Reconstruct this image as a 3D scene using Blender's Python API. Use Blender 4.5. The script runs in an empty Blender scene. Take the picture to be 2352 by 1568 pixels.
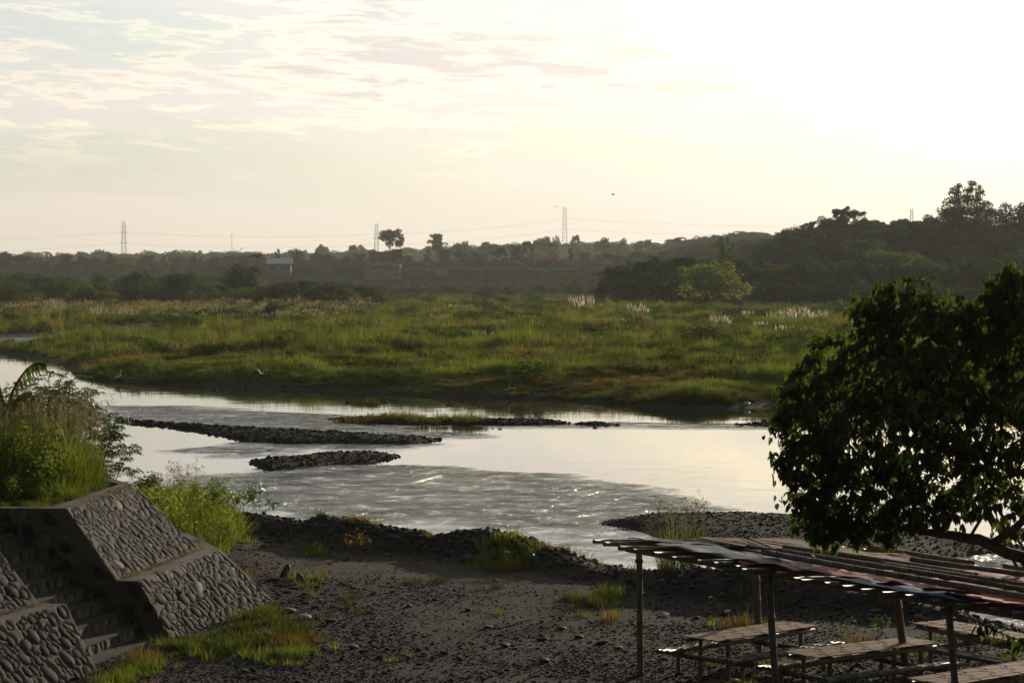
import bpy, math, random
import numpy as np
from mathutils import Vector, Matrix, Euler, noise as mnoise

random.seed(7); RNG = np.random.default_rng(11)
PI = math.pi
SC = bpy.context.scene
COL = SC.collection

# ---------------------------------------------------------------- camera
H = 8.0                      # eye height above the water
F = 5500.0                   # focal length in units of a 2352 wide frame
PITCH = math.atan(134 / F)
cam_d = bpy.data.cameras.new('camera'); cam = bpy.data.objects.new('camera', cam_d); COL.objects.link(cam)
cam.location = (0, 0, H); cam.rotation_euler = (PI/2 - PITCH, 0, 0)
cam_d.sensor_width = 36; cam_d.lens = 36 * F / 2352
cam_d.clip_start = 0.5; cam_d.clip_end = 12000
SC.camera = cam

# ---------------------------------------------------------------- light, sky, exposure
SUN_EL, SUN_AZ = math.radians(10.5), math.radians(25)   # azimuth: clockwise from +Y
SUN = Vector((math.sin(SUN_AZ)*math.cos(SUN_EL), math.cos(SUN_AZ)*math.cos(SUN_EL), math.sin(SUN_EL)))
SC.view_settings.view_transform = 'Standard'; SC.view_settings.look = 'None'
SC.view_settings.gamma = 1; SC.view_settings.use_curve_mapping = False
SC.view_settings.exposure = 0.12
SC.cycles.use_denoising = True
SC.cycles.max_bounces = 8; SC.cycles.transparent_max_bounces = 6
SC.cycles.diffuse_bounces = 3; SC.cycles.glossy_bounces = 3; SC.cycles.volume_bounces = 0
SC.cycles.sample_clamp_indirect = 4.0

sl = bpy.data.lights.new('sun', 'SUN'); sl.energy = 4.6; sl.angle = math.radians(0.55); sl.color = (1.0, .86, .66)
so = bpy.data.objects.new('sun', sl); COL.objects.link(so)
so.rotation_euler = SUN.to_track_quat('Z', 'Y').to_euler(); so.location = SUN * 200


class NT:
    """tiny node-tree helper"""
    def __init__(s, tree): s.t = tree; s.t.nodes.clear()
    def n(s, kind, ins=None, **props):
        nd = s.t.nodes.new(kind)
        for k, v in props.items(): setattr(nd, k, v)
        for k, v in (ins or {}).items():
            sock = nd.inputs[k]
            if isinstance(v, bpy.types.NodeSocket): s.t.links.new(v, sock)
            elif isinstance(v, bpy.types.Node): s.t.links.new(v.outputs[0], sock)
            else: sock.default_value = v
        return nd
    def m(s, op, a, b=0.0, c=None, clamp=False):
        ins = {0: a, 1: b}
        if c is not None: ins[2] = c
        nd = s.n('ShaderNodeMath', ins, operation=op); nd.use_clamp = clamp
        return nd.outputs[0]
    def mix(s, f, a, b, mode='MIX'):
        nd = s.n('ShaderNodeMix', data_type='RGBA', blend_type=mode)
        for k, v in ((0, f), (6, a), (7, b)):
            if isinstance(v, bpy.types.NodeSocket): s.t.links.new(v, nd.inputs[k])
            else: nd.inputs[k].default_value = v if k == 0 else (tuple(v) + (1,))[:4]
        return nd.outputs[2]
    def ramp(s, f, lo, hi):                      # smooth 0..1 between lo and hi
        nd = s.n('ShaderNodeMapRange', {0: f, 1: lo, 2: hi, 3: 0.0, 4: 1.0}, interpolation_type='SMOOTHSTEP')
        return nd.outputs[0]


def make_world():
    w = bpy.data.worlds.new('World'); SC.world = w; w.use_nodes = True
    T = NT(w.node_tree)
    co = T.n('ShaderNodeTexCoord').outputs['Generated']
    sky = T.n('ShaderNodeTexSky', sky_type='NISHITA', sun_disc=False, sun_elevation=SUN_EL, sun_rotation=SUN_AZ,
              altitude=20, air_density=1.0, dust_density=3.5, ozone_density=1.0)
    base = T.mix(1.0, sky.outputs[0], (0.115, 0.115, 0.115), 'MULTIPLY')
    sep = T.n('ShaderNodeSeparateXYZ', {0: co})
    x, y, z = sep.outputs
    dot = T.n('ShaderNodeVectorMath', {0: co, 1: tuple(SUN)}, operation='DOT_PRODUCT').outputs['Value']
    ang = T.m('ARCCOSINE', T.m('MINIMUM', dot, 0.99999))
    # high thin veil of cloud that scatters the low sun: brightness falls with the angle from the sun
    g1 = T.m('EXPONENT', T.m('MULTIPLY', T.m('MULTIPLY', ang, ang), -0.85))
    g2 = T.m('EXPONENT', T.m('MULTIPLY', ang, -7.0))
    lum = T.m('ADD', T.m('ADD', T.m('MULTIPLY', g1, 1.06), T.m('MULTIPLY', g2, 0.75)), 0.04)
    lum = T.m('MULTIPLY', lum, T.m('SUBTRACT', 1.0, T.m('MULTIPLY', T.ramp(z, 0.14, 0.62), 0.45)))
    warm = T.ramp(z, 0.16, -0.01)                       # creamier towards the horizon
    tint = T.mix(warm, (0.955, 0.955, 0.965), (1.08, 0.94, 0.76))
    near = T.ramp(ang, 0.75, 0.15)
    tint = T.mix(T.m('MULTIPLY', near, 0.40), tint, (1.08, 0.99, 0.84))
    veil = T.mix(1.0, T.n('ShaderNodeCombineXYZ', {0: lum, 1: lum, 2: lum}).outputs[0], tint, 'MULTIPLY')
    # soft patches where the veil is thin and the blue shows
    az = T.m('ARCTAN2', x, y)
    v1 = T.n('ShaderNodeCombineXYZ', {0: T.m('MULTIPLY', az, 5.5), 1: T.m('MULTIPLY', z, 30.0), 2: 3.7})
    n1 = T.n('ShaderNodeTexNoise', {'Vector': v1.outputs[0], 'Scale': 1.0, 'Detail': 4.0, 'Roughness': 0.55, 'Distortion': 0.6}).outputs[0]
    thin = T.ramp(n1, 0.38, 0.60)
    # in the gaps of the veil the pale blue of the open sky comes through
    gap = T.mix(1.0, veil, (0.74, 0.92, 1.0), 'MULTIPLY')
    open_ = T.mix(0.25, gap, base)
    veilf = T.m('SUBTRACT', 1.0, T.m('MULTIPLY', thin, T.m('MULTIPLY', T.ramp(z, 0.015, 0.06), 0.95)))
    c0 = T.mix(veilf, open_, veil)
    # streaky cloud banks
    v2 = T.n('ShaderNodeCombineXYZ', {0: T.m('ADD', T.m('MULTIPLY', az, 30.0), T.m('MULTIPLY', z, 40.0)), 1: T.m('MULTIPLY', z, 190.0), 2: 1.3})
    n2 = T.n('ShaderNodeTexNoise', {'Vector': v2.outputs[0], 'Scale': 1.0, 'Detail': 10.0, 'Roughness': 0.64, 'Distortion': 0.35}).outputs[0]
    v3 = T.n('ShaderNodeCombineXYZ', {0: T.m('MULTIPLY', az, 5.0), 1: T.m('MULTIPLY', z, 22.0), 2: 8.1})
    n3 = T.n('ShaderNodeTexNoise', {'Vector': v3.outputs[0], 'Scale': 1.0, 'Detail': 3.0}).outputs[0]
    # the long bank above the middle of the valley
    da = T.m('DIVIDE', T.m('ADD', az, 0.035), 0.12); de = T.m('DIVIDE', T.m('SUBTRACT', z, 0.096), 0.026)
    bank = T.m('EXPONENT', T.m('MULTIPLY', T.m('ADD', T.m('MULTIPLY', da, da), T.m('MULTIPLY', de, de)), -1.0))
    cov = T.m('ADD', n2, T.m('ADD', T.m('MULTIPLY', T.m('SUBTRACT', n3, 0.5), 0.75), T.m('MULTIPLY', bank, 0.23)))
    cl = T.ramp(cov, 0.54, 0.64)
    core = T.ramp(cov, 0.63, 0.80)
    lowf = T.ramp(z, 0.03, 0.07)
    lit = T.mix(1.0, c0, (1.30, 1.20, 1.08), 'MULTIPLY')
    dark = T.mix(1.0, c0, (0.885, 0.85, 0.85), 'MULTIPLY')
    cc = T.mix(core, lit, dark)
    c1 = T.mix(T.m('MULTIPLY', T.m('MULTIPLY', cl, lowf), 0.85), c0, cc)
    bg = T.n('ShaderNodeBackground', {0: c1, 1: 1.0})
    T.n('ShaderNodeOutputWorld', {0: bg.outputs[0]})
    w.cycles.sampling_method = 'MANUAL'; w.cycles.sample_map_resolution = 512
make_world()


def Wp(px, py, z=0.0):
    """point on the horizontal plane z seen at (px, py) of the 2352 x 1568 frame"""
    u = (px - 1176) / F; v = (784 - py) / F
    dy = math.cos(PITCH) + v * math.sin(PITCH); dz = -math.sin(PITCH) + v * math.cos(PITCH)
    s = (z - H) / dz
    return (u * s, dy * s)
def Dp(px, py, d):
    """point at depth d"""
    return Vector(((px - 1176) / F * d, d, H - (py - 650) / F * d))

ORD = ['first', 'second', 'third', 'fourth', 'fifth', 'sixth', 'seventh', 'eighth', 'ninth', 'tenth', 'eleventh', 'twelfth', 'thirteenth', 'fourteenth', 'fifteenth', 'sixteenth', 'seventeenth', 'eighteenth', 'nineteenth']
ORD += ['twentieth'] + ['twenty-' + o for o in ORD[:9]] + ['thirtieth'] + ['thirty-' + o for o in ORD[:9]] + ['fortieth'] + ['forty-' + o for o in ORD[:9]]
# ---------------------------------------------------------------- material helpers
MATS = {}
def newmat(name):
    m = bpy.data.materials.new(name); m.use_nodes = True
    return m, NT(m.node_tree)
def plain(name, col, rough=.8, var=.25, scale=3.0, bump=0.0, bscale=20, spec=.3, metal=0.0, col2=None, stretch=None):
    spec = min(spec, .12) if rough > .3 else spec
    if name in MATS: return MATS[name]
    m, T = newmat(name)
    co = T.n('ShaderNodeTexCoord').outputs['Object']
    if stretch:
        co = T.n('ShaderNodeMapping', {0: co, 3: stretch}).outputs[0]
    nz = T.n('ShaderNodeTexNoise', {'Vector': co, 'Scale': scale, 'Detail': 6.0, 'Roughness': .6}).outputs[0]
    oi = T.n('ShaderNodeObjectInfo').outputs['Random']
    c2 = col2 or tuple(c * (1 - var) for c in col)
    f = T.m('ADD', T.ramp(nz, .35, .68), T.m('MULTIPLY', T.m('SUBTRACT', oi, .5), .5), clamp=True)
    c = T.mix(f, col, c2)
    ins = {'Base Color': c, 'Roughness': rough, 'Specular IOR Level': spec, 'Metallic': metal}
    b = T.n('ShaderNodeBsdfPrincipled', ins)
    if bump:
        n2 = T.n('ShaderNodeTexNoise', {'Vector': co, 'Scale': bscale, 'Detail': 5.0}).outputs[0]
        bp = T.n('ShaderNodeBump', {'Height': n2, 'Strength': bump, 'Distance': .02})
        T.t.links.new(bp.outputs[0], b.inputs['Normal'])
    T.n('ShaderNodeOutputMaterial', {0: b.outputs[0]})
    MATS[name] = m; return m
def foliage(name, c1, c2, c3=None, tr=.45, patch=0.05, gloss=.012, thru=(1.9, 1.85, .75)):
    """leaf tissue: diffuse + translucent; varies per plant and in broad patches over the land"""
    m, T = newmat(name)
    oi = T.n('ShaderNodeObjectInfo')
    geo = T.n('ShaderNodeNewGeometry')
    rnd = T.m('MULTIPLY', T.m('ADD', oi.outputs['Random'], geo.outputs['Random Per Island']), .5)
    c = T.mix(rnd, c1, c2)
    if c3:
        nz = T.n('ShaderNodeTexNoise', {'Vector': oi.outputs['Location'], 'Scale': patch, 'Detail': 4.0, 'Roughness': .6}).outputs[0]
        c = T.mix(T.ramp(nz, .50, .66), c, c3)
    vz = T.n('ShaderNodeTexNoise', {'Vector': oi.outputs['Location'], 'Scale': .16, 'Detail': 3.0}).outputs[0]
    vv = T.m('ADD', T.m('MULTIPLY', T.ramp(vz, .36, .64), 1.0), .48)
    c = T.mix(1.0, c, T.n('ShaderNodeCombineXYZ', {0: vv, 1: vv, 2: vv}).outputs[0], 'MULTIPLY')
    d = T.n('ShaderNodeBsdfDiffuse', {0: c})
    ct = T.mix(1.0, c, thru, 'MULTIPLY')
    t = T.n('ShaderNodeBsdfTranslucent', {0: ct})
    mx = T.n('ShaderNodeMixShader', {0: tr, 1: d.outputs[0], 2: t.outputs[0]})
    g = T.n('ShaderNodeBsdfGlossy', {0: (.9, .95, .9, 1), 1: .42})
    mx2 = T.n('ShaderNodeMixShader', {0: gloss, 1: mx.outputs[0], 2: g.outputs[0]})
    T.n('ShaderNodeOutputMaterial', {0: mx2.outputs[0]})
    return m

# ---------------------------------------------------------------- object helpers
def tag(o, label=None, cat=None, group=None, kind=None):
    if label: o['label'] = label
    if cat: o['category'] = cat
    if group: o['group'] = group
    if kind: o['kind'] = kind
    return o
def mesh_np(name, verts, faces, mat=None, smooth=False):
    me = bpy.data.meshes.new(name)
    me.from_pydata([tuple(map(float, v)) for v in verts] if not isinstance(verts, list) else verts, [], faces)
    if mat: me.materials.append(mat)
    if smooth: me.polygons.foreach_set('use_smooth', [True] * len(me.polygons))
    me.update(); return me
def grid_mesh(name, X, Y, Z, mat, smooth=True):
    nr, nc = X.shape
    me = bpy.data.meshes.new(name)
    co = np.stack([X, Y, Z], -1).reshape(-1, 3).astype(np.float32)
    idx = np.arange(nr * nc).reshape(nr, nc)
    q = np.stack([idx[:-1, :-1], idx[:-1, 1:], idx[1:, 1:], idx[1:, :-1]], -1).reshape(-1, 4)
    me.vertices.add(len(co)); me.vertices.foreach_set('co', co.ravel())
    me.loops.add(q.size); me.loops.foreach_set('vertex_index', q.ravel().astype(np.int32))
    me.polygons.add(len(q)); me.polygons.foreach_set('loop_start', np.arange(0, q.size, 4, dtype=np.int32))
    me.polygons.foreach_set('use_smooth', np.full(len(q), smooth))
    me.materials.append(mat); me.update(calc_edges=True); me.validate()
    return me
def link(name, me, parent=None, loc=None, rot=None, scale=None):
    o = bpy.data.objects.new(name, me); COL.objects.link(o)
    if parent: o.parent = parent
    if loc is not None: o.location = loc
    if rot is not None: o.rotation_euler = rot
    if scale is not None: o.scale = scale if hasattr(scale, '__len__') else (scale,) * 3
    return o
def empty(name, loc=(0, 0, 0), rz=0.0):
    o = bpy.data.objects.new(name, None); COL.objects.link(o); o.location = loc; o.rotation_euler = (0, 0, rz)
    o.empty_display_size = .2
    return o
class MB:
    def __init__(s): s.v = []; s.f = []
    def add(s, vs, fs):
        b = len(s.v); s.v += [tuple(v) for v in vs]; s.f += [tuple(i + b for i in f) for f in fs]
    def box(s, c, sz, M=None):
        x, y, z = [a / 2 for a in sz]
        vs = [Vector((i * x, j * y, k * z)) for i in (-1, 1) for j in (-1, 1) for k in (-1, 1)]
        if M is not None: vs = [M @ v for v in vs]
        vs = [v + Vector(c) for v in vs]
        s.add(vs, [(0, 1, 3, 2), (4, 6, 7, 5), (0, 4, 5, 1), (2, 3, 7, 6), (0, 2, 6, 4), (1, 5, 7, 3)])
    def tube(s, pts, rad, n=6, cap=True):
        pts = [Vector(p) for p in pts]
        if not hasattr(rad, '__len__'): rad = [rad] * len(pts)
        b = len(s.v); up = Vector((0, 0, 1)); a = None
        for i, p in enumerate(pts):
            d = (pts[min(i + 1, len(pts) - 1)] - pts[max(i - 1, 0)]).normalized()
            if a is None:
                a = d.cross(up) if abs(d.z) < .95 else d.cross(Vector((1, 0, 0)))
            a = (a - d * a.dot(d)).normalized(); c = d.cross(a)
            for k in range(n):
                t = 2 * PI * k / n
                s.v.append(tuple(p + (a * math.cos(t) + c * math.sin(t)) * rad[i]))
        for i in range(len(pts) - 1):
            for k in range(n):
                k2 = (k + 1) % n
                s.f.append((b + i * n + k, b + i * n + k2, b + (i + 1) * n + k2, b + (i + 1) * n + k))
        if cap:
            s.f.append(tuple(b + k for k in reversed(range(n)))); e = b + (len(pts) - 1) * n
            s.f.append(tuple(e + k for k in range(n)))
    def mesh(s, name, mat, smooth=False): return mesh_np(name, s.v, s.f, mat, smooth)
    def obj(s, name, mat, parent=None, smooth=False, **k): return link(name, s.mesh(name, mat, smooth), parent, **k)

def hollow_tube(mb, a, b, r, n=10, gap=.33, taper=.92, bend=0.0, seed=0):
    """a bamboo culm: node rings, slight bend, open ends"""
    rr = random.Random(seed); a = Vector(a); b = Vector(b); L = (b - a).length
    pts = []; rad = []
    t = 0.0; side = Vector((rr.uniform(-1, 1), rr.uniform(-1, 1), rr.uniform(-.6, .6))) * bend
    ks = [0.0]
    x = rr.uniform(.12, gap)
    while x < L - .06:
        ks += [x - .022, x - .006, x + .006, x + .022]; x += gap * rr.uniform(.85, 1.15)
    ks.append(L)
    for i, k in enumerate(ks):
        f = k / L
        pts.append(a.lerp(b, f) + side * math.sin(PI * f))
        rad.append(r * (1 - (1 - taper) * f) * (1.13 if (i % 4 in (2, 3) and 0 < i < len(ks) - 1) else 1.0))
    base = len(mb.v)
    mb.tube(pts, rad, n, cap=False)
    # open ends: short inner walls
    d = (b - a).normalized()
    for (s0, p, sg) in ((base, pts[0], 1), (base + (len(pts) - 1) * n, pts[-1], -1)):
        ring = [Vector(mb.v[s0 + k]) for k in range(n)]
        i0 = len(mb.v)
        for q in ring: mb.v.append(tuple(p + (q - p) * .72))
        for q in ring: mb.v.append(tuple(p + (q - p) * .70 + d * sg * min(.12, L * .3)))
        for k in range(n):
            k2 = (k + 1) % n
            mb.f.append((s0 + k, s0 + k2, i0 + k2, i0 + k)); mb.f.append((i0 + k, i0 + k2, i0 + n + k2, i0 + n + k))
        mb.f.append(tuple(i0 + n + k for k in range(n)))

# geometry-node scatter of unlinked source meshes
def scatter(name, P, scl, rot, idx, meshes, label=None, parent=None):
    lib = bpy.data.collections.new(name + '_pieces')
    for i, me in enumerate(meshes):
        o = bpy.data.objects.new('piece_%02d' % i, me); lib.objects.link(o)
    n = len(P)
    me = bpy.data.meshes.new(name); me.vertices.add(n)
    me.vertices.foreach_set('co', np.asarray(P, np.float32).ravel())
    for nm, arr in (('scl', scl), ('rot', rot)):
        at = me.attributes.new(nm, 'FLOAT_VECTOR', 'POINT'); at.data.foreach_set('vector', np.asarray(arr, np.float32).ravel())
    at = me.attributes.new('pick', 'INT', 'POINT'); at.data.foreach_set('value', np.asarray(idx, np.int32))
    o = bpy.data.objects.new(name, me); COL.objects.link(o)
    ng = bpy.data.node_groups.new(name, 'GeometryNodeTree')
    ng.interface.new_socket('Geometry', in_out='INPUT', socket_type='NodeSocketGeometry')
    ng.interface.new_socket('Geometry', in_out='OUTPUT', socket_type='NodeSocketGeometry')
    N, L = ng.nodes, ng.links
    gi = N.new('NodeGroupInput'); go = N.new('NodeGroupOutput')
    ci = N.new('GeometryNodeCollectionInfo'); ci.inputs['Collection'].default_value = lib
    ci.inputs['Separate Children'].default_value = True; ci.inputs['Reset Children'].default_value = True
    ip = N.new('GeometryNodeInstanceOnPoints'); ip.inputs['Pick Instance'].default_value = True
    def attr(nm, t):
        a = N.new('GeometryNodeInputNamedAttribute'); a.data_type = t; a.inputs['Name'].default_value = nm; return a.outputs['Attribute']
    L.new(gi.outputs[0], ip.inputs['Points']); L.new(ci.outputs[0], ip.inputs['Instance'])
    L.new(attr('pick', 'INT'), ip.inputs['Instance Index'])
    e2r = N.new('FunctionNodeEulerToRotation'); L.new(attr('rot', 'FLOAT_VECTOR'), e2r.inputs[0])
    L.new(e2r.outputs[0], ip.inputs['Rotation']); L.new(attr('scl', 'FLOAT_VECTOR'), ip.inputs['Scale'])
    L.new(ip.outputs[0], go.inputs[0])
    md = o.modifiers.new('scatter', 'NODES'); md.node_group = ng
    o['kind'] = 'stuff'
    if label: o['label'] = label
    if parent: o.parent = parent
    return o

# ---------------------------------------------------------------- terrain
def vnoise(x, y, s, seed=0):
    """cheap smooth value noise, vectorised"""
    x = np.asarray(x, float) / s + seed * 17.13; y = np.asarray(y, float) / s + seed * 7.77
    xi = np.floor(x).astype(np.int64); yi = np.floor(y).astype(np.int64); fx = x - xi; fy = y - yi
    def h(a, b):
        v = (a * 374761393 + b * 668265263 + seed * 1442695) & 0xffffffff
        v = ((v ^ (v >> 13)) * 1274126177) & 0xffffffff
        return ((v ^ (v >> 16)) & 0xffff) / 65535.0
    fx = fx * fx * (3 - 2 * fx); fy = fy * fy * (3 - 2 * fy)
    return (h(xi, yi) * (1 - fx) + h(xi + 1, yi) * fx) * (1 - fy) + (h(xi, yi + 1) * (1 - fx) + h(xi + 1, yi + 1) * fx) * fy
def fbm(x, y, s, seed=0, oct=4):
    t = 0; a = 1; n = 0
    for i in range(oct):
        t = t + a * (vnoise(x, y, s / 2 ** i, seed + i) - .5); n += a; a *= .55
    return t / n * 2
def sstep(t): t = np.clip(t, 0, 1); return t * t * (3 - 2 * t)
def sdf(x, y, poly):
    """signed distance, positive inside; y differences count less (long lens, flat view)"""
    x = np.asarray(x, float); y = np.asarray(y, float)
    d = np.full(x.shape, 1e9); ins = np.zeros(x.shape, bool); n = len(poly)
    for i in range(n):
        ax, ay = poly[i]; bx, by = poly[(i + 1) % n]
        ex, ey = bx - ax, by - ay; L = ex * ex + ey * ey + 1e-12
        t = np.clip(((x - ax) * ex + (y - ay) * ey) / L, 0, 1)
        d = np.minimum(d, np.hypot(x - ax - t * ex, y - ay - t * ey))
        c = ((ay > y) != (by > y)) & (x < (bx - ax) * (y - ay) / (by - ay + 1e-12) + ax)
        ins ^= c
    return np.where(ins, d, -d)
def PP(l, z=0.0): return [Wp(a, b, z) for a, b in l]

FLOOD = PP([(-900, 800), (-60, 806), (0, 808), (60, 818), (130, 832), (165, 852), (150, 861), (200, 869), (280, 878), (430, 885),
            (600, 893), (750, 897), (900, 905), (1000, 911), (1250, 917), (1400, 927), (1500, 938), (1600, 940), (1700, 937),
            (1800, 930), (1900, 936), (2352, 950), (3400, 985)]) + [(900, 260), (900, 5000), (-1500, 5000), (-1500, 900)]
STREAM = PP([(-900, 776), (-300, 777), (0, 776.5), (100, 773.5), (200, 769.5), (330, 765.5), (430, 763), (520, 762), (420, 765.5), (330, 770),
             (270, 774), (160, 786), (60, 796), (0, 799), (-300, 803), (-900, 797)])
POOL = PP([(1180, 719.5), (1260, 717), (1330, 715.8), (1420, 715), (1420, 716.5), (1330, 718.5), (1260, 720), (1190, 721)])
BARS = [
 (PP([(255, 966), (330, 969), (400, 974), (520, 983), (640, 990), (760, 996), (900, 1005), (1015, 1009), (960, 1018), (860, 1020), (760, 1018), (640, 1018), (540, 1008), (450, 990), (380, 979), (300, 972)]), .34),
 (PP([(565, 1060), (600, 1058), (640, 1056), (720, 1048), (830, 1044), (915, 1046), (925, 1050), (860, 1060), (760, 1066), (680, 1076), (610, 1080), (596, 1072), (575, 1064)]), .38),
 (PP([(750, 962), (830, 961), (950, 963), (1100, 966), (1200, 967), (1290, 968), (1310, 972), (1240, 976), (1100, 977), (900, 974), (780, 970)]), .28),
 (PP([(790, 925), (830, 919), (860, 918), (897, 924), (850, 928)]), .22),
 (PP([(1315, 974), (1370, 969), (1432, 977), (1370, 979)]), .16),
 (PP([(1690, 976), (1760, 969), (1840, 967), (1960, 972), (1960, 980), (1800, 980)]), .18),
 (PP([(1365, 1202), (1440, 1192), (1540, 1186), (1700, 1186), (1830, 1190), (2000, 1206), (2200, 1232), (2352, 1256), (2700, 1300),
      (2700, 1300), (2352, 1266), (2230, 1272), (2140, 1292), (2000, 1310), (1850, 1310), (1700, 1288), (1600, 1258), (1520, 1236), (1440, 1214)]), .38),
]
LOT = [(-60, 20), (60, 20), (60, 36), (18, 44), (12.0, 48.9), (10.3, 50.6), (8.9, 52.4), (6.2, 55.2), (4.4, 56.6), (3.2, 58.4), (1.6, 61.2), (-.8, 64.2), (-2.2, 65),
       (-5.4, 66.8), (-9.5, 69.0), (-14, 71.5), (-20, 74), (-60, 84)]
CREST = [(-60, 80, 1.8), (-20, 71, 1.8), (-14, 68.5, 1.8), (-9.4, 66.6, 1.77), (-8.2, 66.0, 1.80), (-6.9, 65.2, 1.78), (-6.1, 64.7, 1.68), (-5.6, 64.4, 1.64), (-5.1, 64.1, 1.88),
         (-4.4, 63.6, 1.78), (-3.6, 63.1, 1.76), (-2.8, 62.7, 1.66), (-1.97, 62.2, 1.50), (-1.4, 61.8, 1.64), (-.85, 61.5, 1.78), (-.25, 60.8, 1.74), (.3, 60.2, 1.66),
         (.79, 59.5, 1.52), (1.3, 58.5, 1.46), (2.3, 56.5, 1.36), (3.2, 55.6, 1.44), (4.2, 54.3, 1.70), (4.9, 53.7, 1.70), (6.2, 52.6, 1.62), (7.6, 51.4, 1.50), (9.0, 50.0, 1.36),
         (10.1, 48.8, 1.10), (13, 46, 1.0), (22, 42, 1.0)]
PLATEAU = [(-9.45, 48.3), (-9.15, 50.5), (-8.95, 53.0), (-10.1, 56.0), (-11.5, 59), (-16, 62), (-40, 66), (-40, 49.0), (-14, 48.9), (-11.5, 48.7)]

def crest_z(x, y):
    best = np.full(np.shape(x), 1e9); zc = np.zeros(np.shape(x))
    for (ax, ay, az), (bx, by, bz) in zip(CREST[:-1], CREST[1:]):
        ex, ey = bx - ax, by - ay; L = ex * ex + ey * ey
        t = np.clip(((x - ax) * ex + (y - ay) * ey) / L, 0, 1)
        d = np.hypot(x - ax - t * ex, y - ay - t * ey)
        m = d < best; best = np.where(m, d, best); zc = np.where(m, az + (bz - az) * t, zc)
    return best, zc

def height(x, y):
    x = np.asarray(x, float); y = np.asarray(y, float); shp = x.shape
    x = x.ravel(); y = y.ravel()
    z = np.full(x.shape, -.45)
    near = y < 240
    xn, yn = x[near], y[near]
    wob = fbm(xn, yn, 3.0, 5, 3) * .55
    zn = np.full(xn.shape, -.45)
    for poly, hm in BARS:
        s = sdf(xn, yn, poly)
        dd = s + wob * np.clip(.3 + s * .1, .1, .6)
        h = np.clip(hm * (1 - np.exp(-np.clip(dd, 0, None) / 1.1)) + np.where(dd < 0, dd * .22, 0), -.45, hm) + (dd > 0) * fbm(xn, yn, 1.3, 9, 3) * .05
        zn = np.maximum(zn, h)
    z[near] = zn
    # flood plain
    s = sdf(x, y, FLOOD)
    wob = fbm(x, y, 9.0, 3, 3) * 1.2
    dd = s + np.where(y < 400, wob, 0)
    fl = np.where(dd > 0, .95 * (1 - np.exp(-np.clip(dd, 0, None) / 6.0)) + .10 * sstep(dd / 1.0), dd * .1) + (dd > 3) * fbm(x, y, 22.0, 8, 3) * .35
    st = sdf(x, y, STREAM); fl = np.where(st > -12, np.minimum(fl, -.3 + np.clip(-st + fbm(x, y, 5, 4, 2) * .8, 0, 12) * .11), fl)
    st = sdf(x, y, POOL); fl = np.where(st > -6, np.minimum(fl, -.3 + np.clip(-st, 0, 6) * .25), fl)
    z = np.maximum(z, np.clip(fl, -.45, None))
    # near lot with its bulldozed ridge of gravel
    m = y < 110
    xm, ym = x[m], y[m]
    s = sdf(xm, ym, LOT) + fbm(xm, ym, 1.6, 21, 3) * .35
    lot = np.where(s > 0, np.minimum(1.0, s * .55 - .05), s * .4)
    cd, cz = crest_z(xm, ym)
    lump = fbm(xm, ym, 1.1, 31, 4)
    cz = cz + lump * .07
    side = sdf(xm, ym, LOT)
    front = np.maximum(cz - .12 - np.maximum(cd - .25, 0) * .62, -9) + lump * .06
    lot = np.maximum(lot, np.where(side > -3, front, -9))
    lot = lot + (side > 3) * (fbm(xm, ym, 5.0, 41, 3) * .07 + fbm(xm, ym, .7, 43, 2) * .018)
    # vegetated toe of the bank at the left
    s2 = sdf(xm, ym, PLATEAU)
    hump = 1.0 + .75 * np.exp(-(((xm + 10.5) / 3.5) ** 2 + ((ym - 62) / 5) ** 2))
    lot = np.where((side > 0) & (ym > 56), np.maximum(lot, hump), lot)
    pl = np.where(s2 > 0, 3.46, np.where(ym > 56.5, 3.46 + s2 * 1.2, -9))
    lot = np.maximum(lot, pl)
    z[m] = np.maximum(z[m], np.clip(lot, -.45, None))
    # high ground: far terrace with a bluff, right hand hill, far ridges
    nz = fbm(x, y, 90, 51, 3)
    edge = 1480 + nz * 25 + 60 * np.clip((-x - 80) / 130, 0, 1)
    terr = 14.0 * sstep((y - edge) / 40)
    hill = (25 + nz * 3) * sstep((x - 80) / 50) * sstep((y - 780) / 190)
    mid = (33 + nz * 4) * sstep((x - 40) / 170) * sstep((y - 1880) / 180)
    far = (32 + 12 * sstep((x + 350) / 500) + fbm(x, y, 300, 61, 3) * 7) * sstep((y - 2420) / 420)
    z = np.maximum(z, np.where(y > 600, np.maximum(np.maximum(terr, hill), np.maximum(terr * .6 + mid, far)), -9))
    return z.reshape(shp)

def hz(x, y): return float(height(np.array([x]), np.array([y]))[0])

def attr_col(me, name, arr):
    a = me.attributes.new(name, 'FLOAT_COLOR', 'POINT')
    arr = np.asarray(arr, np.float32).reshape(-1, 3)
    a.data.foreach_set('color', np.concatenate([arr, np.ones((len(arr), 1), np.float32)], 1).ravel())

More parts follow.
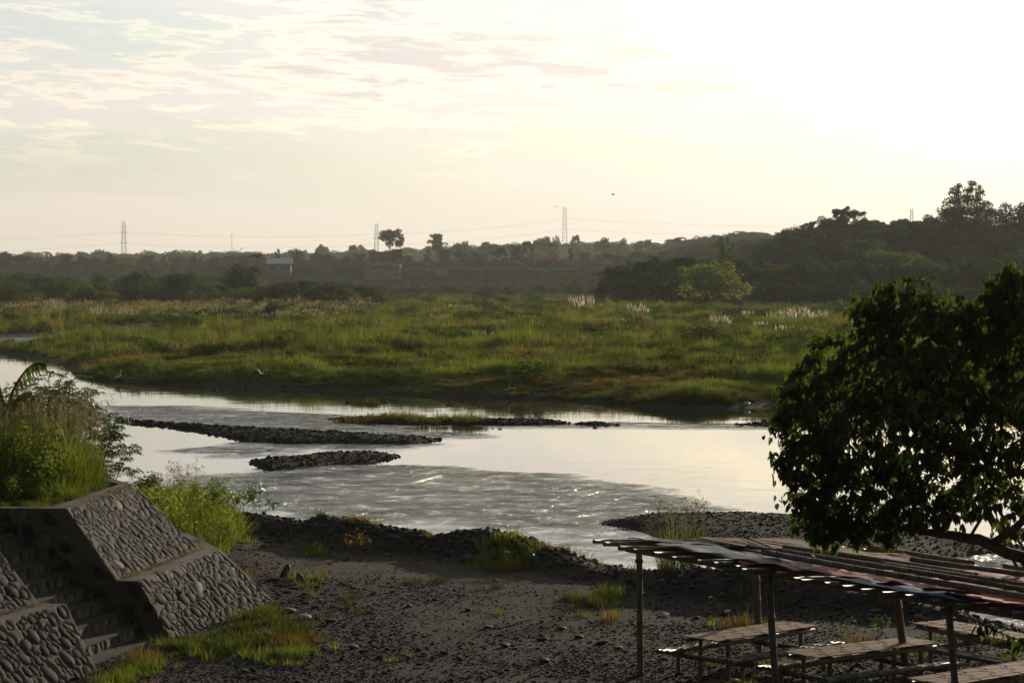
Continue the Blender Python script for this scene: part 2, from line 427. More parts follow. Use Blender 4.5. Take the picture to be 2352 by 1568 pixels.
# grass patches on the lot (frame coordinates on z = 1)
PATCH = [(PP([(225, 1565), (240, 1520), (300, 1490), (390, 1466), (470, 1440), (540, 1405), (600, 1392), (650, 1410), (700, 1440), (740, 1470), (745, 1500), (690, 1530),
             (560, 1510), (480, 1500), (400, 1530), (330, 1568), (320, 1640), (210, 1640)], 1.0), 1.0),
         (PP([(440, 1222), (480, 1218), (540, 1228), (580, 1240), (520, 1242), (460, 1234)], 1.0), .8),
         (PP([(515, 1252), (560, 1250), (580, 1272), (560, 1282), (530, 1272)], 1.0), .9),
         (PP([(650, 1326), (740, 1324), (745, 1338), (660, 1340)], 1.0), .9),
         (PP([(680, 1268), (740, 1266), (752, 1282), (700, 1286)], 1.0), .7),
         (PP([(1080, 1288), (1220, 1270), (1300, 1300), (1200, 1320), (1090, 1315)], 1.0), .55),
         (PP([(1290, 1365), (1450, 1350), (1500, 1375), (1400, 1395), (1300, 1388)], 1.0), .45),
         (PP([(1385, 1404), (1430, 1400), (1440, 1418), (1395, 1422)], 1.0), .6),
         (PP([(750, 1245), (880, 1225), (890, 1250), (800, 1262)], 1.1), .6)]

def ground_mat():
    m, T = newmat('river_ground')
    co = T.n('ShaderNodeNewGeometry').outputs['Position']
    at = T.n('ShaderNodeAttribute', attribute_name='cover').outputs['Color']
    sp = T.n('ShaderNodeSeparateColor', {0: at})
    veg, track, wet = sp.outputs[0], sp.outputs[1], sp.outputs[2]
    n1 = T.n('ShaderNodeTexNoise', {'Vector': co, 'Scale': 1.1, 'Detail': 8.0, 'Roughness': .7}).outputs[0]
    vo = T.n('ShaderNodeTexVoronoi', {'Vector': co, 'Scale': 13.0}, feature='F1')
    vo2 = T.n('ShaderNodeTexVoronoi', {'Vector': co, 'Scale': 34.0}, feature='F1')
    vcol = T.n('ShaderNodeSeparateColor', {0: vo2.outputs['Color']}).outputs[0]
    grav = T.mix(n1, (.022, .019, .017), (.060, .048, .038))
    grav = T.mix(T.m('MULTIPLY', vcol, .6), grav, (.085, .083, .080))
    dust = T.mix(n1, (.060, .050, .040), (.105, .088, .070))
    soil = T.n('ShaderNodeTexNoise', {'Vector': co, 'Scale': .33, 'Detail': 6.0, 'Roughness': .65}).outputs[0]
    grav = T.mix(T.m('MULTIPLY', T.ramp(soil, .45, .62), .7), grav, (.050, .038, .028))
    c = T.mix(track, grav, dust)
    far = T.n('ShaderNodeTexNoise', {'Vector': co, 'Scale': .045, 'Detail': 6.0, 'Roughness': .6}).outputs[0]
    green = T.mix(T.ramp(far, .4, .62), (.030, .045, .010), (.055, .050, .018))
    c = T.mix(T.m('MULTIPLY', veg, T.ramp(n1, .2, .6)), c, green)
    c = T.mix(T.m('MULTIPLY', wet, .6), c, (.016, .015, .013))
    h = T.m('ADD', T.m('MULTIPLY', vo.outputs['Distance'], -.5), T.m('ADD', T.m('MULTIPLY', vo2.outputs['Distance'], -.35), T.m('MULTIPLY', n1, .5)))
    bp = T.n('ShaderNodeBump', {'Height': h, 'Strength': .8, 'Distance': .06})
    b = T.n('ShaderNodeBsdfPrincipled', {'Base Color': c, 'Roughness': .92, 'Specular IOR Level': .04, 'Normal': bp.outputs[0]})
    T.n('ShaderNodeOutputMaterial', {0: b.outputs[0]})
    return m

def build_ground():
    d = np.concatenate([np.linspace(4, 36, 24), np.arange(36.3, 72, .16), np.arange(72.2, 175, .42), 175 * 1.021 ** np.arange(0, 160)])
    d = d[d < 4600]
    uf = np.arange(-.26, .2601, .0019)
    uo = np.array([.28, .31, .35, .4, .5, .65, .9, 1.3])
    u = np.concatenate([-uo[::-1], uf, uo])
    D, U = np.meshgrid(d, u, indexing='ij')
    X = U * (D + 6); Y = D
    X = np.clip(X, -1900, 1900)
    Z = height(X, Y)
    me = grid_mesh('ground', X, Y, Z, ground_mat())
    x, y, z = X.ravel(), Y.ravel(), Z.ravel()
    veg = np.zeros(x.shape)
    s = sdf(x, y, FLOOD); veg = np.maximum(veg, sstep((s - .2) / 1.2) * (y > 150))
    st = sdf(x, y, STREAM); veg = veg * sstep((-st - 2) / 6)
    # bare gravel stretch on the far side of the side stream
    bare = sdf(x, y, PP([(210, 752), (420, 742), (640, 738), (640, 748), (430, 757), (220, 762)], .9)); veg = veg * sstep(-bare / 4 + .2)
    veg = np.where(y < 72, sstep(sdf(x, y, PLATEAU) / .4), veg)
    veg = np.where((y > 56) & (y < 75), np.maximum(veg, sstep((-x - 6.6) / 1.5)), veg)
    for poly, w in PATCH:
        veg = np.where(y < 75, np.maximum(veg, .8 * w * sstep(sdf(x, y, poly) / .5 + .4)), veg)
    veg = np.maximum(veg, (y > 600) * 1.0)
    trackp = PP([(430, 1215), (640, 1225), (800, 1262), (1100, 1290), (1500, 1330), (1900, 1360), (1900, 1400), (1400, 1345), (1000, 1330), (700, 1330), (560, 1290)], 1.0)
    tr = sstep(sdf(x, y, trackp) / 1.5 + .5) * (y < 75)
    wet = np.maximum(sstep((.10 - z) / .12), (y > 71) * (y < 150) * (z < .6) * (sdf(x, y, FLOOD) < 0) * 1.0)
    attr_col(me, 'cover', np.stack([veg, tr * (1 - wet), wet], -1))
    o = link('ground', me); o['kind'] = 'structure'
build_ground()

# ---------------------------------------------------------------- water
RIF = [(PP([(480, 1098), (620, 1084), (820, 1072), (1000, 1074), (1200, 1094), (1330, 1112), (1460, 1136), (1560, 1155), (1640, 1172), (1480, 1184), (1330, 1198), (1180, 1206),
            (1000, 1196), (850, 1196), (650, 1192), (560, 1160)]), 1.0),
       (PP([(230, 932), (400, 935), (600, 948), (760, 955), (900, 990), (1040, 1000), (1070, 1006), (900, 1004), (740, 990), (560, 974), (400, 964), (240, 962)]), 1.0),
       (PP([(420, 1035), (560, 1018), (760, 1020), (960, 1022), (860, 1034), (700, 1032), (560, 1046)]), 1.0),
       (PP([(2080, 1290), (2230, 1276), (2400, 1262), (2700, 1320), (2700, 1500), (2300, 1460), (2120, 1400), (2050, 1330)]), .85),
       (PP([(1020, 974), (1300, 976), (1700, 976), (1900, 984), (1500, 984), (1200, 982)]), .35),
       (PP([(-200, 775), (430, 763), (300, 772), (0, 797), (-200, 800)]), .6),
       (PP([(600, 1185), (1100, 1190), (1500, 1180), (1400, 1215), (1500, 1300), (1200, 1260), (800, 1215)]), .22)]
def water_mat():
    m, T = newmat('river_water')
    co = T.n('ShaderNodeNewGeometry').outputs['Position']
    at = T.n('ShaderNodeAttribute', attribute_name='riffle').outputs['Fac']
    mp = T.n('ShaderNodeMapping', {0: co, 3: (.85, .42, 1)}).outputs[0]
    w1 = T.n('ShaderNodeTexNoise', {'Vector': mp, 'Scale': 1.5, 'Detail': 2.5, 'Roughness': .5, 'Distortion': .5}).outputs[0]
    mp2 = T.n('ShaderNodeMapping', {0: co, 3: (.62, .62, 1)}).outputs[0]
    w2 = T.n('ShaderNodeTexNoise', {'Vector': mp2, 'Scale': 2.6, 'Detail': 3.0, 'Roughness': .6, 'Distortion': .5}).outputs[0]
    w3 = T.n('ShaderNodeTexNoise', {'Vector': co, 'Scale': .22, 'Detail': 3.0}).outputs[0]
    brk = T.m('MULTIPLY', T.ramp(w3, .34, .58), .7)
    mp3 = T.n('ShaderNodeMapping', {0: co, 3: (.8, .5, 1)}).outputs[0]
    w4 = T.n('ShaderNodeTexNoise', {'Vector': mp3, 'Scale': 1.0, 'Detail': 6.0, 'Roughness': .7, 'Distortion': .5}).outputs[0]
    strk = T.m('ADD', T.m('MULTIPLY', T.ramp(w4, .36, .62), .45), .60)
    rr = T.m('MULTIPLY', T.m('MULTIPLY', at, T.m('ADD', brk, .45), clamp=True), strk)
    hr = T.m('MULTIPLY', T.m('ADD', T.m('MULTIPLY', w1, 1.9), T.m('MULTIPLY', w2, .30)), T.m('ADD', T.m('MULTIPLY', rr, .24), .0015))
    calm = T.m('MULTIPLY', T.n('ShaderNodeTexNoise', {'Vector': mp, 'Scale': .8, 'Detail': 4.0}).outputs[0], .006)
    h = T.m('ADD', hr, T.m('MULTIPLY', calm, T.m('ADD', brk, .3)))
    bp = T.n('ShaderNodeBump', {'Height': h, 'Strength': 1.0, 'Distance': 1.0})
    bed = T.mix(w2, (.020, .021, .017), (.045, .043, .034))
    foam = T.m('MULTIPLY', T.ramp(w2, .58, .68), T.ramp(rr, .25, .8))
    c = T.mix(T.m('MULTIPLY', foam, .12), bed, (.6, .6, .58))
    b = T.n('ShaderNodeBsdfPrincipled', {'Base Color': c, 'Roughness': T.m('ADD', T.m('MULTIPLY', rr, .05), .035), 'IOR': 1.34, 'Normal': bp.outputs[0]})
    T.n('ShaderNodeOutputMaterial', {0: b.outputs[0]})
    return m
def build_water():
    d = np.concatenate([np.linspace(22, 50, 15), np.arange(50.5, 170, .5), 170 * 1.03 ** np.arange(0, 66)])
    u = np.concatenate([[-1.2, -.7, -.45, -.33], np.arange(-.26, .261, .0045), [.33, .45, .7, 1.2]])
    D, U = np.meshgrid(d, u, indexing='ij'); X = U * (D + 6); Y = D
    me = grid_mesh('water', X, Y, np.zeros(X.shape), water_mat(), smooth=True)
    x, y = X.ravel(), Y.ravel(); r = np.zeros(x.shape)
    wob = fbm(x, y, 7, 71, 3) * 2.2
    for poly, w in RIF:
        r = np.maximum(r, w * sstep((sdf(x, y, poly) + wob) / 5.0 + .45))
    a = me.attributes.new('riffle', 'FLOAT', 'POINT'); a.data.foreach_set('value', r.astype(np.float32))
    o = link('river_water', me); o['kind'] = 'structure'
build_water()

# ---------------------------------------------------------------- haze
def build_haze():
    m, T = newmat('haze')
    v = T.n('ShaderNodeVolumePrincipled', {'Color': (.95, .98, .93, 1), 'Density': HAZE_DENSITY, 'Anisotropy': .1})
    T.n('ShaderNodeOutputMaterial', {1: v.outputs[0]})
    mb = MB(); x0, x1, y0, y1, z0, z1 = -2000, 2000, -40, 4700, -2.0, 118
    mb.box(((x0 + x1) / 2, (y0 + y1) / 2, (z0 + z1) / 2), (x1 - x0, y1 - y0, z1 - z0))
    o = mb.obj('haze', m); o['kind'] = 'stuff'
HAZE_DENSITY = .000082
build_haze()

# ---------------------------------------------------------------- plant pieces
F_GRASS = foliage('grass_leaf', (.060, .080, .020), (.105, .112, .032), (.120, .090, .040), tr=.42, patch=.05)
F_FIELD = foliage('field_grass_leaf', (.068, .098, .020), (.118, .134, .034), (.145, .108, .046), tr=.38, patch=.045)
F_LUSH = foliage('lush_grass_leaf', (.065, .095, .020), (.110, .132, .034), tr=.47)
F_BROWN = foliage('brown_grass_leaf', (.13, .072, .030), (.115, .090, .038), tr=.35)
F_WEED = foliage('weed_leaf', (.085, .075, .022), (.115, .070, .030), tr=.4)
F_WEEDG = foliage('green_weed_leaf', (.060, .095, .022), (.130, .135, .040), tr=.45)
F_PLUME = foliage('seed_plume', (.62, .55, .47), (.52, .45, .36), tr=.5, gloss=0, thru=(1.0, 1.0, 1.0))
F_SEED = foliage('seed_head', (.34, .30, .19), (.20, .18, .10), tr=.45, gloss=0, thru=(1.0, .95, .8))
F_TREE = foliage('tree_leaf', (.022, .042, .009), (.042, .070, .013), tr=.42, gloss=.01)
F_TREE2 = foliage('bright_tree_leaf', (.055, .085, .016), (.085, .115, .022), tr=.32)
F_GLOW = foliage('light_tree_leaf', (.080, .110, .022), (.120, .145, .034), tr=.45)
F_DARK = foliage('dark_tree_leaf', (.014, .028, .008), (.026, .046, .011), tr=.36, gloss=.01)
F_BROAD = foliage('broad_leaf', (.040, .072, .013), (.070, .115, .018), tr=.40, gloss=.10)
F_CASS = foliage('cassava_leaf', (.045, .085, .016), (.070, .115, .020), tr=.42, gloss=.07)
M_BARK = plain('bark', (.10, .085, .065), .9, .5, 4, .5, 12)
M_DRY = plain('dry_stem', (.20, .14, .08), .85, .4, 8)

def blade(mb, base, h, lean, w, az, droop=.5, seg=3):
    d = Vector((math.cos(az), math.sin(az), 0)); s = Vector((-d.y, d.x, 0))
    vs = []
    for i in range(seg):
        t = i / seg
        p = Vector(base) + d * (lean * t + droop * h * t * t * t * .6) + Vector((0, 0, h * (t - droop * .35 * t * t * t)))
        ww = w * (1 - t * .65)
        vs += [p - s * ww / 2, p + s * ww / 2]
    p = Vector(base) + d * (lean + droop * h * .6) + Vector((0, 0, h * (1 - droop * .35)))
    vs.append(p)
    fs = [(2 * i, 2 * i + 1, 2 * i + 3, 2 * i + 2) for i in range(seg - 1)] + [(2 * seg - 2, 2 * seg - 1, 2 * seg)]
    mb.add(vs, fs)
def tuft(name, n, h, r, w, mat, seed, droop=.5, seg=3, lean=.35):
    rr = random.Random(seed); mb = MB()
    for i in range(n):
        a = rr.uniform(0, 2 * PI); q = r * math.sqrt(rr.random())
        hh = h * rr.uniform(.45, 1.0)
        blade(mb, (q * math.cos(a), q * math.sin(a), 0), hh, hh * lean * rr.uniform(.1, 1), w * rr.uniform(.7, 1.3), a + rr.uniform(-.9, .9), droop * rr.uniform(.2, 1.3), seg)
    return mb.mesh(name, mat)
def plume_mesh(name, n, h, r, mat, seed, ph=.5, pw=.09):
    """a tuft of feathery plumes on stalks"""
    rr = random.Random(seed); mb = MB()
    for i in range(n):
        a = rr.uniform(0, 2 * PI); q = r * math.sqrt(rr.random())
        hh = h * rr.uniform(.72, 1.05); lean = rr.uniform(.0, .28) * hh
        b = Vector((q * math.cos(a), q * math.sin(a), 0)); t = b + Vector((math.cos(a) * lean, math.sin(a) * lean, hh))
        dz = (t - b).normalized()
        s = Vector((-math.sin(a), math.cos(a), 0))
        for s2 in (s, dz.cross(s)):
            p0 = t - dz * ph; p1 = t - dz * ph * .45; p2 = t + dz * .02
            mb.add([p0 - s2 * pw * .2, p0 + s2 * pw * .2, p1 + s2 * pw * .5, p2, p1 - s2 * pw * .5], [(0, 1, 2, 3, 4)])
    return mb.mesh(name, mat)
def stalks_mesh(name, n, h, r, mat, seed, w=.012):
    rr = random.Random(seed); mb = MB()
    for i in range(n):
        a = rr.uniform(0, 2 * PI); q = r * math.sqrt(rr.random()); hh = h * rr.uniform(.7, 1.0)
        b = Vector((q * math.cos(a), q * math.sin(a), 0)); t = b + Vector((math.cos(a) * hh * .15, math.sin(a) * hh * .15, hh))
        s = Vector((-math.sin(a), math.cos(a), 0)) * w
        mb.add([b - s, b + s, t], [(0, 1, 2)])
    return mb.mesh(name, mat)
def panicle_mesh(name, n, h, r, mat, seed, sz=.28):
    """tall stems with an airy, branching seed head"""
    rr = random.Random(seed); mb = MB()
    for i in range(n):
        a = rr.uniform(0, 2 * PI); q = r * math.sqrt(rr.random()); hh = h * rr.uniform(.75, 1.05)
        b = Vector((q * math.cos(a), q * math.sin(a), 0)); lean = rr.uniform(.02, .22) * hh
        t = b + Vector((math.cos(a) * lean, math.sin(a) * lean, hh))
        s = Vector((-math.sin(a), math.cos(a), 0)) * .006
        mb.add([b - s, b + s, t], [(0, 1, 2)])
        for k in range(12):
            f = rr.uniform(0, 1); p = t.lerp(b, f * sz / hh)
            aa = rr.uniform(0, 2 * PI); L = sz * .5 * (0.3 + f) * rr.uniform(.6, 1)
            e = p + Vector((math.cos(aa) * L, math.sin(aa) * L, L * rr.uniform(.1, .9)))
            w = Vector((-math.sin(aa), math.cos(aa), 0)) * .006
            mb.add([p - w, p + w, e + w * 1.6, e - w * 1.6], [(0, 1, 2, 3)])
    return mb.mesh(name, mat)
def leaf_cloud(name, lobes, n, size, mat, seed, up=.5, inner=.55):
    """leaf-spray faces spread through the lobes' volume; lobes: (x, y, z, rx, ry, rz)"""
    g = np.random.default_rng(seed); lobes = np.array(lobes, float)
    vol = lobes[:, 3] * lobes[:, 4] + lobes[:, 3] * lobes[:, 5]
    k = g.choice(len(lobes), n, p=vol / vol.sum()); L = lobes[k]
    d = g.normal(size=(n, 3)); d /= np.linalg.norm(d, axis=1)[:, None]
    low = d[:, 2] < -.2; d[low, 2] *= np.where(g.random(low.sum()) < .6, -1, 1)
    rad = inner + (1 - inner) * g.random(n) ** .6
    rad *= 1 + .13 * np.sin(d[:, 0] * 7 + L[:, 0] * 3) * np.cos(d[:, 1] * 6 + L[:, 1]) + g.normal(size=n) * .05
    P = L[:, :3] + d * rad[:, None] * L[:, 3:6]
    nrm = d * .8 + g.normal(size=(n, 3)) * .55 + np.array([0, 0, up]); nrm /= np.linalg.norm(nrm, axis=1)[:, None]
    t = np.cross(nrm, g.normal(size=(n, 3))); t /= np.linalg.norm(t, axis=1)[:, None]; b = np.cross(nrm, t)
    s = (size * g.uniform(.55, 1.35, n))[:, None]
    V = np.stack([P - t * s, P - b * s * .42 - nrm * s * .12, P + t * s, P + b * s * .42 - nrm * s * .12], 1).reshape(-1, 3)
    q = np.arange(n * 4).reshape(n, 4)
    me = bpy.data.meshes.new(name)
    me.vertices.add(n * 4); me.vertices.foreach_set('co', V.astype(np.float32).ravel())
    me.loops.add(n * 4); me.loops.foreach_set('vertex_index', q.ravel().astype(np.int32))
    me.polygons.add(n); me.polygons.foreach_set('loop_start', np.arange(0, n * 4, 4, dtype=np.int32))
    me.materials.append(mat); me.update(calc_edges=True)
    return me
def crown_lobes(kind, seed):
    """crown of unit height 1 (z 0..1) and unit half width .5"""
    r = random.Random(seed); L = []
    if kind == 'round':
        for i in range(13):
            a = r.uniform(0, 2 * PI); q = r.uniform(.05, .33); z = r.uniform(.28, .84)
            w = r.uniform(.13, .21); L.append((q * math.cos(a), q * math.sin(a), z, w, w, w * .85))
        L.append((0, 0, .52, .3, .3, .34))
    elif kind == 'flat':                                # rain-tree like umbrella
        for i in range(15):
            a = r.uniform(0, 2 * PI); q = r.uniform(.08, .42)
            L.append((q * math.cos(a), q * math.sin(a), .80 - q * .45 + r.uniform(-.05, .07), r.uniform(.11, .18), r.uniform(.11, .18), r.uniform(.07, .11)))
        for i in range(6):
            a = r.uniform(0, 2 * PI); L.append((.30 * math.cos(a), .30 * math.sin(a), .42, .16, .16, .13))
    elif kind == 'tall':
        for i in range(12):
            z = .18 + .75 * i / 12; q = .17 * (1.15 - z) + r.uniform(0, .1); a = r.uniform(0, 2 * PI)
            w = r.uniform(.12, .19) * (1.3 - z * .7); L.append((q * math.cos(a), q * math.sin(a), z, w, w, w * .7))
    elif kind == 'open':                                # gappy crown of separate balls
        for i in range(30):
            a = r.uniform(0, 2 * PI); z = r.uniform(.3, .92); q = r.uniform(.08, .42) * math.sqrt(max(.1, 1 - abs(z - .58) * 1.6))
            w = r.uniform(.07, .13); L.append((q * math.cos(a), q * math.sin(a), z, w, w, w * .8))
    elif kind == 'crowned':                             # big tree, crown only on the upper half
        for i in range(44):
            a = r.uniform(0, 2 * PI); z = r.uniform(.60, .95); q = r.uniform(.02, .42) * math.sqrt(max(.12, 1 - ((z - .72) / .27) ** 2))
            w = r.uniform(.09, .15); L.append((q * math.cos(a), q * math.sin(a), z, w, w, w * .42))
    elif kind == 'bush':
        for i in range(9):
            a = r.uniform(0, 2 * PI); q = r.uniform(.0, .34); w = r.uniform(.16, .26)
            L.append((q * math.cos(a), q * math.sin(a), r.uniform(.2, .68), w, w, w * 1.1))
    top = sorted(l[2] + l[5] for l in L)[-2]; wid = sorted(math.hypot(l[0], l[1]) + l[3] for l in L)[-3]
    k = 1 / top; kw = .5 / wid
    return [(l[0] * kw, l[1] * kw, l[2] * k, l[3] * kw, l[4] * kw, l[5] * k) for l in L]
def trunk_mesh(name, kind, seed):
    r = random.Random(seed + 900); mb = MB(); top = {'round': .5, 'flat': .6, 'tall': .85, 'open': .6, 'crowned': .75, 'bush': .2}[kind]
    pts = [(0, 0, -.05), (.01, 0, .12), (-.01, .01, top * .6), (0.01, 0, top)]
    mb.tube(pts, [.034, .026, .02, .009], 7)
    for i in range(7 if kind in ('open', 'flat') else 4):
        a = r.uniform(0, 2 * PI); z = r.uniform(.2, top * .9); q = r.uniform(.2, .36)
        mb.tube([(0, 0, z), (q * .5 * math.cos(a), q * .5 * math.sin(a), z + .1), (q * math.cos(a), q * math.sin(a), z + .24)], [.014, .009, .004], 5)
    return mb.mesh(name, M_BARK)
TREES = {}
def tree_kind(kind, k, mat, n, size):
    key = (kind, k, mat.name)
    if key not in TREES:
        lob = crown_lobes(kind, k)
        TREES[key] = (leaf_cloud('crown', lob, n, size, mat, k + 5, inner=.62 if kind != 'open' else .3), trunk_mesh('trunk', kind, k))
    return TREES[key]
def place_tree(px, top, d, wpx, kind='round', k=0, mat=None, n=2600, size=.034, name='tree', label=None, group=None, cat='tree', sink=0.0):
    mat = mat or F_TREE
    x = (px - 1176) / F * d; g = hz(x, d); h = H - (top - 650) / F * d - g + sink; w = wpx / F * d
    cm, tm = tree_kind(kind, k, mat, n, size)
    t = empty(name, (x, d, g - sink - .1), random.uniform(0, 2 * PI)); t.scale = (w, w, h)
    link('crown', cm, t); link('trunk', tm, t)
    tag(t, label, cat, group)
    return t

# ---------------------------------------------------------------- far woods (stuff), far trees (things)
def pts_poly(n, poly, seed, dens=None):
    """random points inside a polygon; dens(x, y) in 0..1 thins them"""
    g = np.random.default_rng(seed); P = np.array(poly); lo = P.min(0); hi = P.max(0); out = []
    tot = 0
    while tot < n:
        q = lo + (hi - lo) * g.random((n * 3, 2)); k = sdf(q[:, 0], q[:, 1], poly) > 0
        if dens is not None: k &= g.random(len(q)) < dens(q[:, 0], q[:, 1])
        q = q[k]; out.append(q); tot += len(q)
        if len(q) == 0: break
    return np.concatenate(out)[:n]
def view_pts(n, d0, d1, u0, u1, seed, power=2.0):
    """points over the land between two distances, thinning out with distance"""
    g = np.random.default_rng(seed)
    t = g.random(n)
    if power == 2.0: d = 1 / (1 / d0 + t * (1 / d1 - 1 / d0))
    else: d = d0 * (d1 / d0) ** t
    u = u0 + (u1 - u0) * g.random(n)
    return np.stack([u * d, d], 1)
def euler_up(n, g, tilt=.08):
    return np.stack([g.normal(size=n) * tilt, g.normal(size=n) * tilt, g.random(n) * 2 * PI], 1)

def crown_variants(mat, n, size, kinds):
    out = []
    for i, k in enumerate(kinds):
        out.append(leaf_cloud('crown_piece', crown_lobes(k, 40 + i), n, size, mat, 60 + i, inner=.6))
    return out
def build_woods():
    g = np.random.default_rng(3)
    V = crown_variants(F_DARK, 1500, .050, ['round', 'flat', 'bush']) + crown_variants(F_TREE, 1500, .050, ['round', 'flat', 'tall']) + crown_variants(F_TREE2, 1500, .050, ['round', 'flat', 'bush'])
    P = []; S = []; I = []
    def put(pts, w0, w1, h0, h1, sink=.15, pick=(0, 9)):
        I.append(g.integers(pick[0], pick[1], len(pts)))
        z = height(pts[:, 0], pts[:, 1]); n = len(pts)
        w = g.uniform(w0, w1, n); h = g.uniform(h0, h1, n)
        P.append(np.stack([pts[:, 0], pts[:, 1], z - h * sink], 1)); S.append(np.stack([w, w, h], 1))
    # shrubby river flat before the bluff, bluff face, terrace
    q = np.stack([g.uniform(-300, 160, 900), g.uniform(1120, 1470, 900)], 1); put(q, 9, 17, 3.5, 7.0, pick=(2, 7))
    q = np.stack([g.uniform(-420, 200, 900), g.uniform(1465, 1560, 900)], 1); put(q, 11, 20, 6, 10, pick=(2, 7))
    q = np.stack([g.uniform(-450, 320, 800), g.uniform(1545, 1760, 800)], 1); q = q[(np.abs(q[:, 0] + 70) > 22) | (q[:, 1] > 1590)]; put(q, 12, 20, 7, 12, pick=(2, 7))
    q = np.stack([g.uniform(-550, 400, 500), g.uniform(1760, 2000, 500)], 1); put(q, 14, 24, 8, 12.5)
    # left lowland wood
    q = np.stack([g.uniform(-420, -92, 620), g.uniform(760, 1470, 620)], 1); q = q[q[:, 0] < -60 - (q[:, 1] - 600) * .10]; put(q, 9, 18, 6, 12, pick=(2, 8))
    q = np.stack([g.uniform(-230, -36, 260), g.uniform(650, 760, 260)], 1); q = q[q[:, 0] < -36 - (q[:, 1] - 650) * .12]; put(q, 6, 12, 4.5, 7.5, pick=(0, 4))
    # right hill and the mass at its foot
    q = np.stack([g.uniform(60, 430, 1300), g.uniform(770, 1080, 1300)], 1); q = q[q[:, 0] > 64 + (q[:, 1] - 770) * .08]; put(q, 8, 15, 5, 9.5, pick=(0, 6))
    q = np.stack([g.uniform(30, 300, 300), g.uniform(715, 800, 300)], 1); q = q[q[:, 0] > 33 + (q[:, 1] - 715) * .1]; q = q[q[:, 0] > 40 - 0 * q[:, 1]]; put(q, 10, 17, 9, 14, sink=.05, pick=(0, 3)); q = np.stack([g.uniform(31, 44, 26), g.uniform(715, 790, 26)], 1); put(q, 9, 14, 6, 10, pick=(0, 3))
    q = np.stack([g.uniform(26, 240, 260), g.uniform(672, 715, 260)], 1); put(q, 7, 13, 5, 8.5, pick=(0, 3))
    # middle ridge, far ridge
    q = np.stack([g.uniform(-40, 700, 700), g.uniform(2000, 2300, 700)], 1); put(q, 17, 30, 9, 14, pick=(2, 8))
    q = np.stack([g.uniform(-850, 950, 1100), g.uniform(2500, 3050, 1100)], 1); put(q, 20, 38, 9, 16, pick=(2, 8))
    P = np.concatenate(P); S = np.concatenate(S); n = len(P)
    scatter('far_wood', P, S, euler_up(n, g, .04), np.concatenate(I), V, 'dark woodland covering the bluff, the terrace and the far hills')
build_woods()

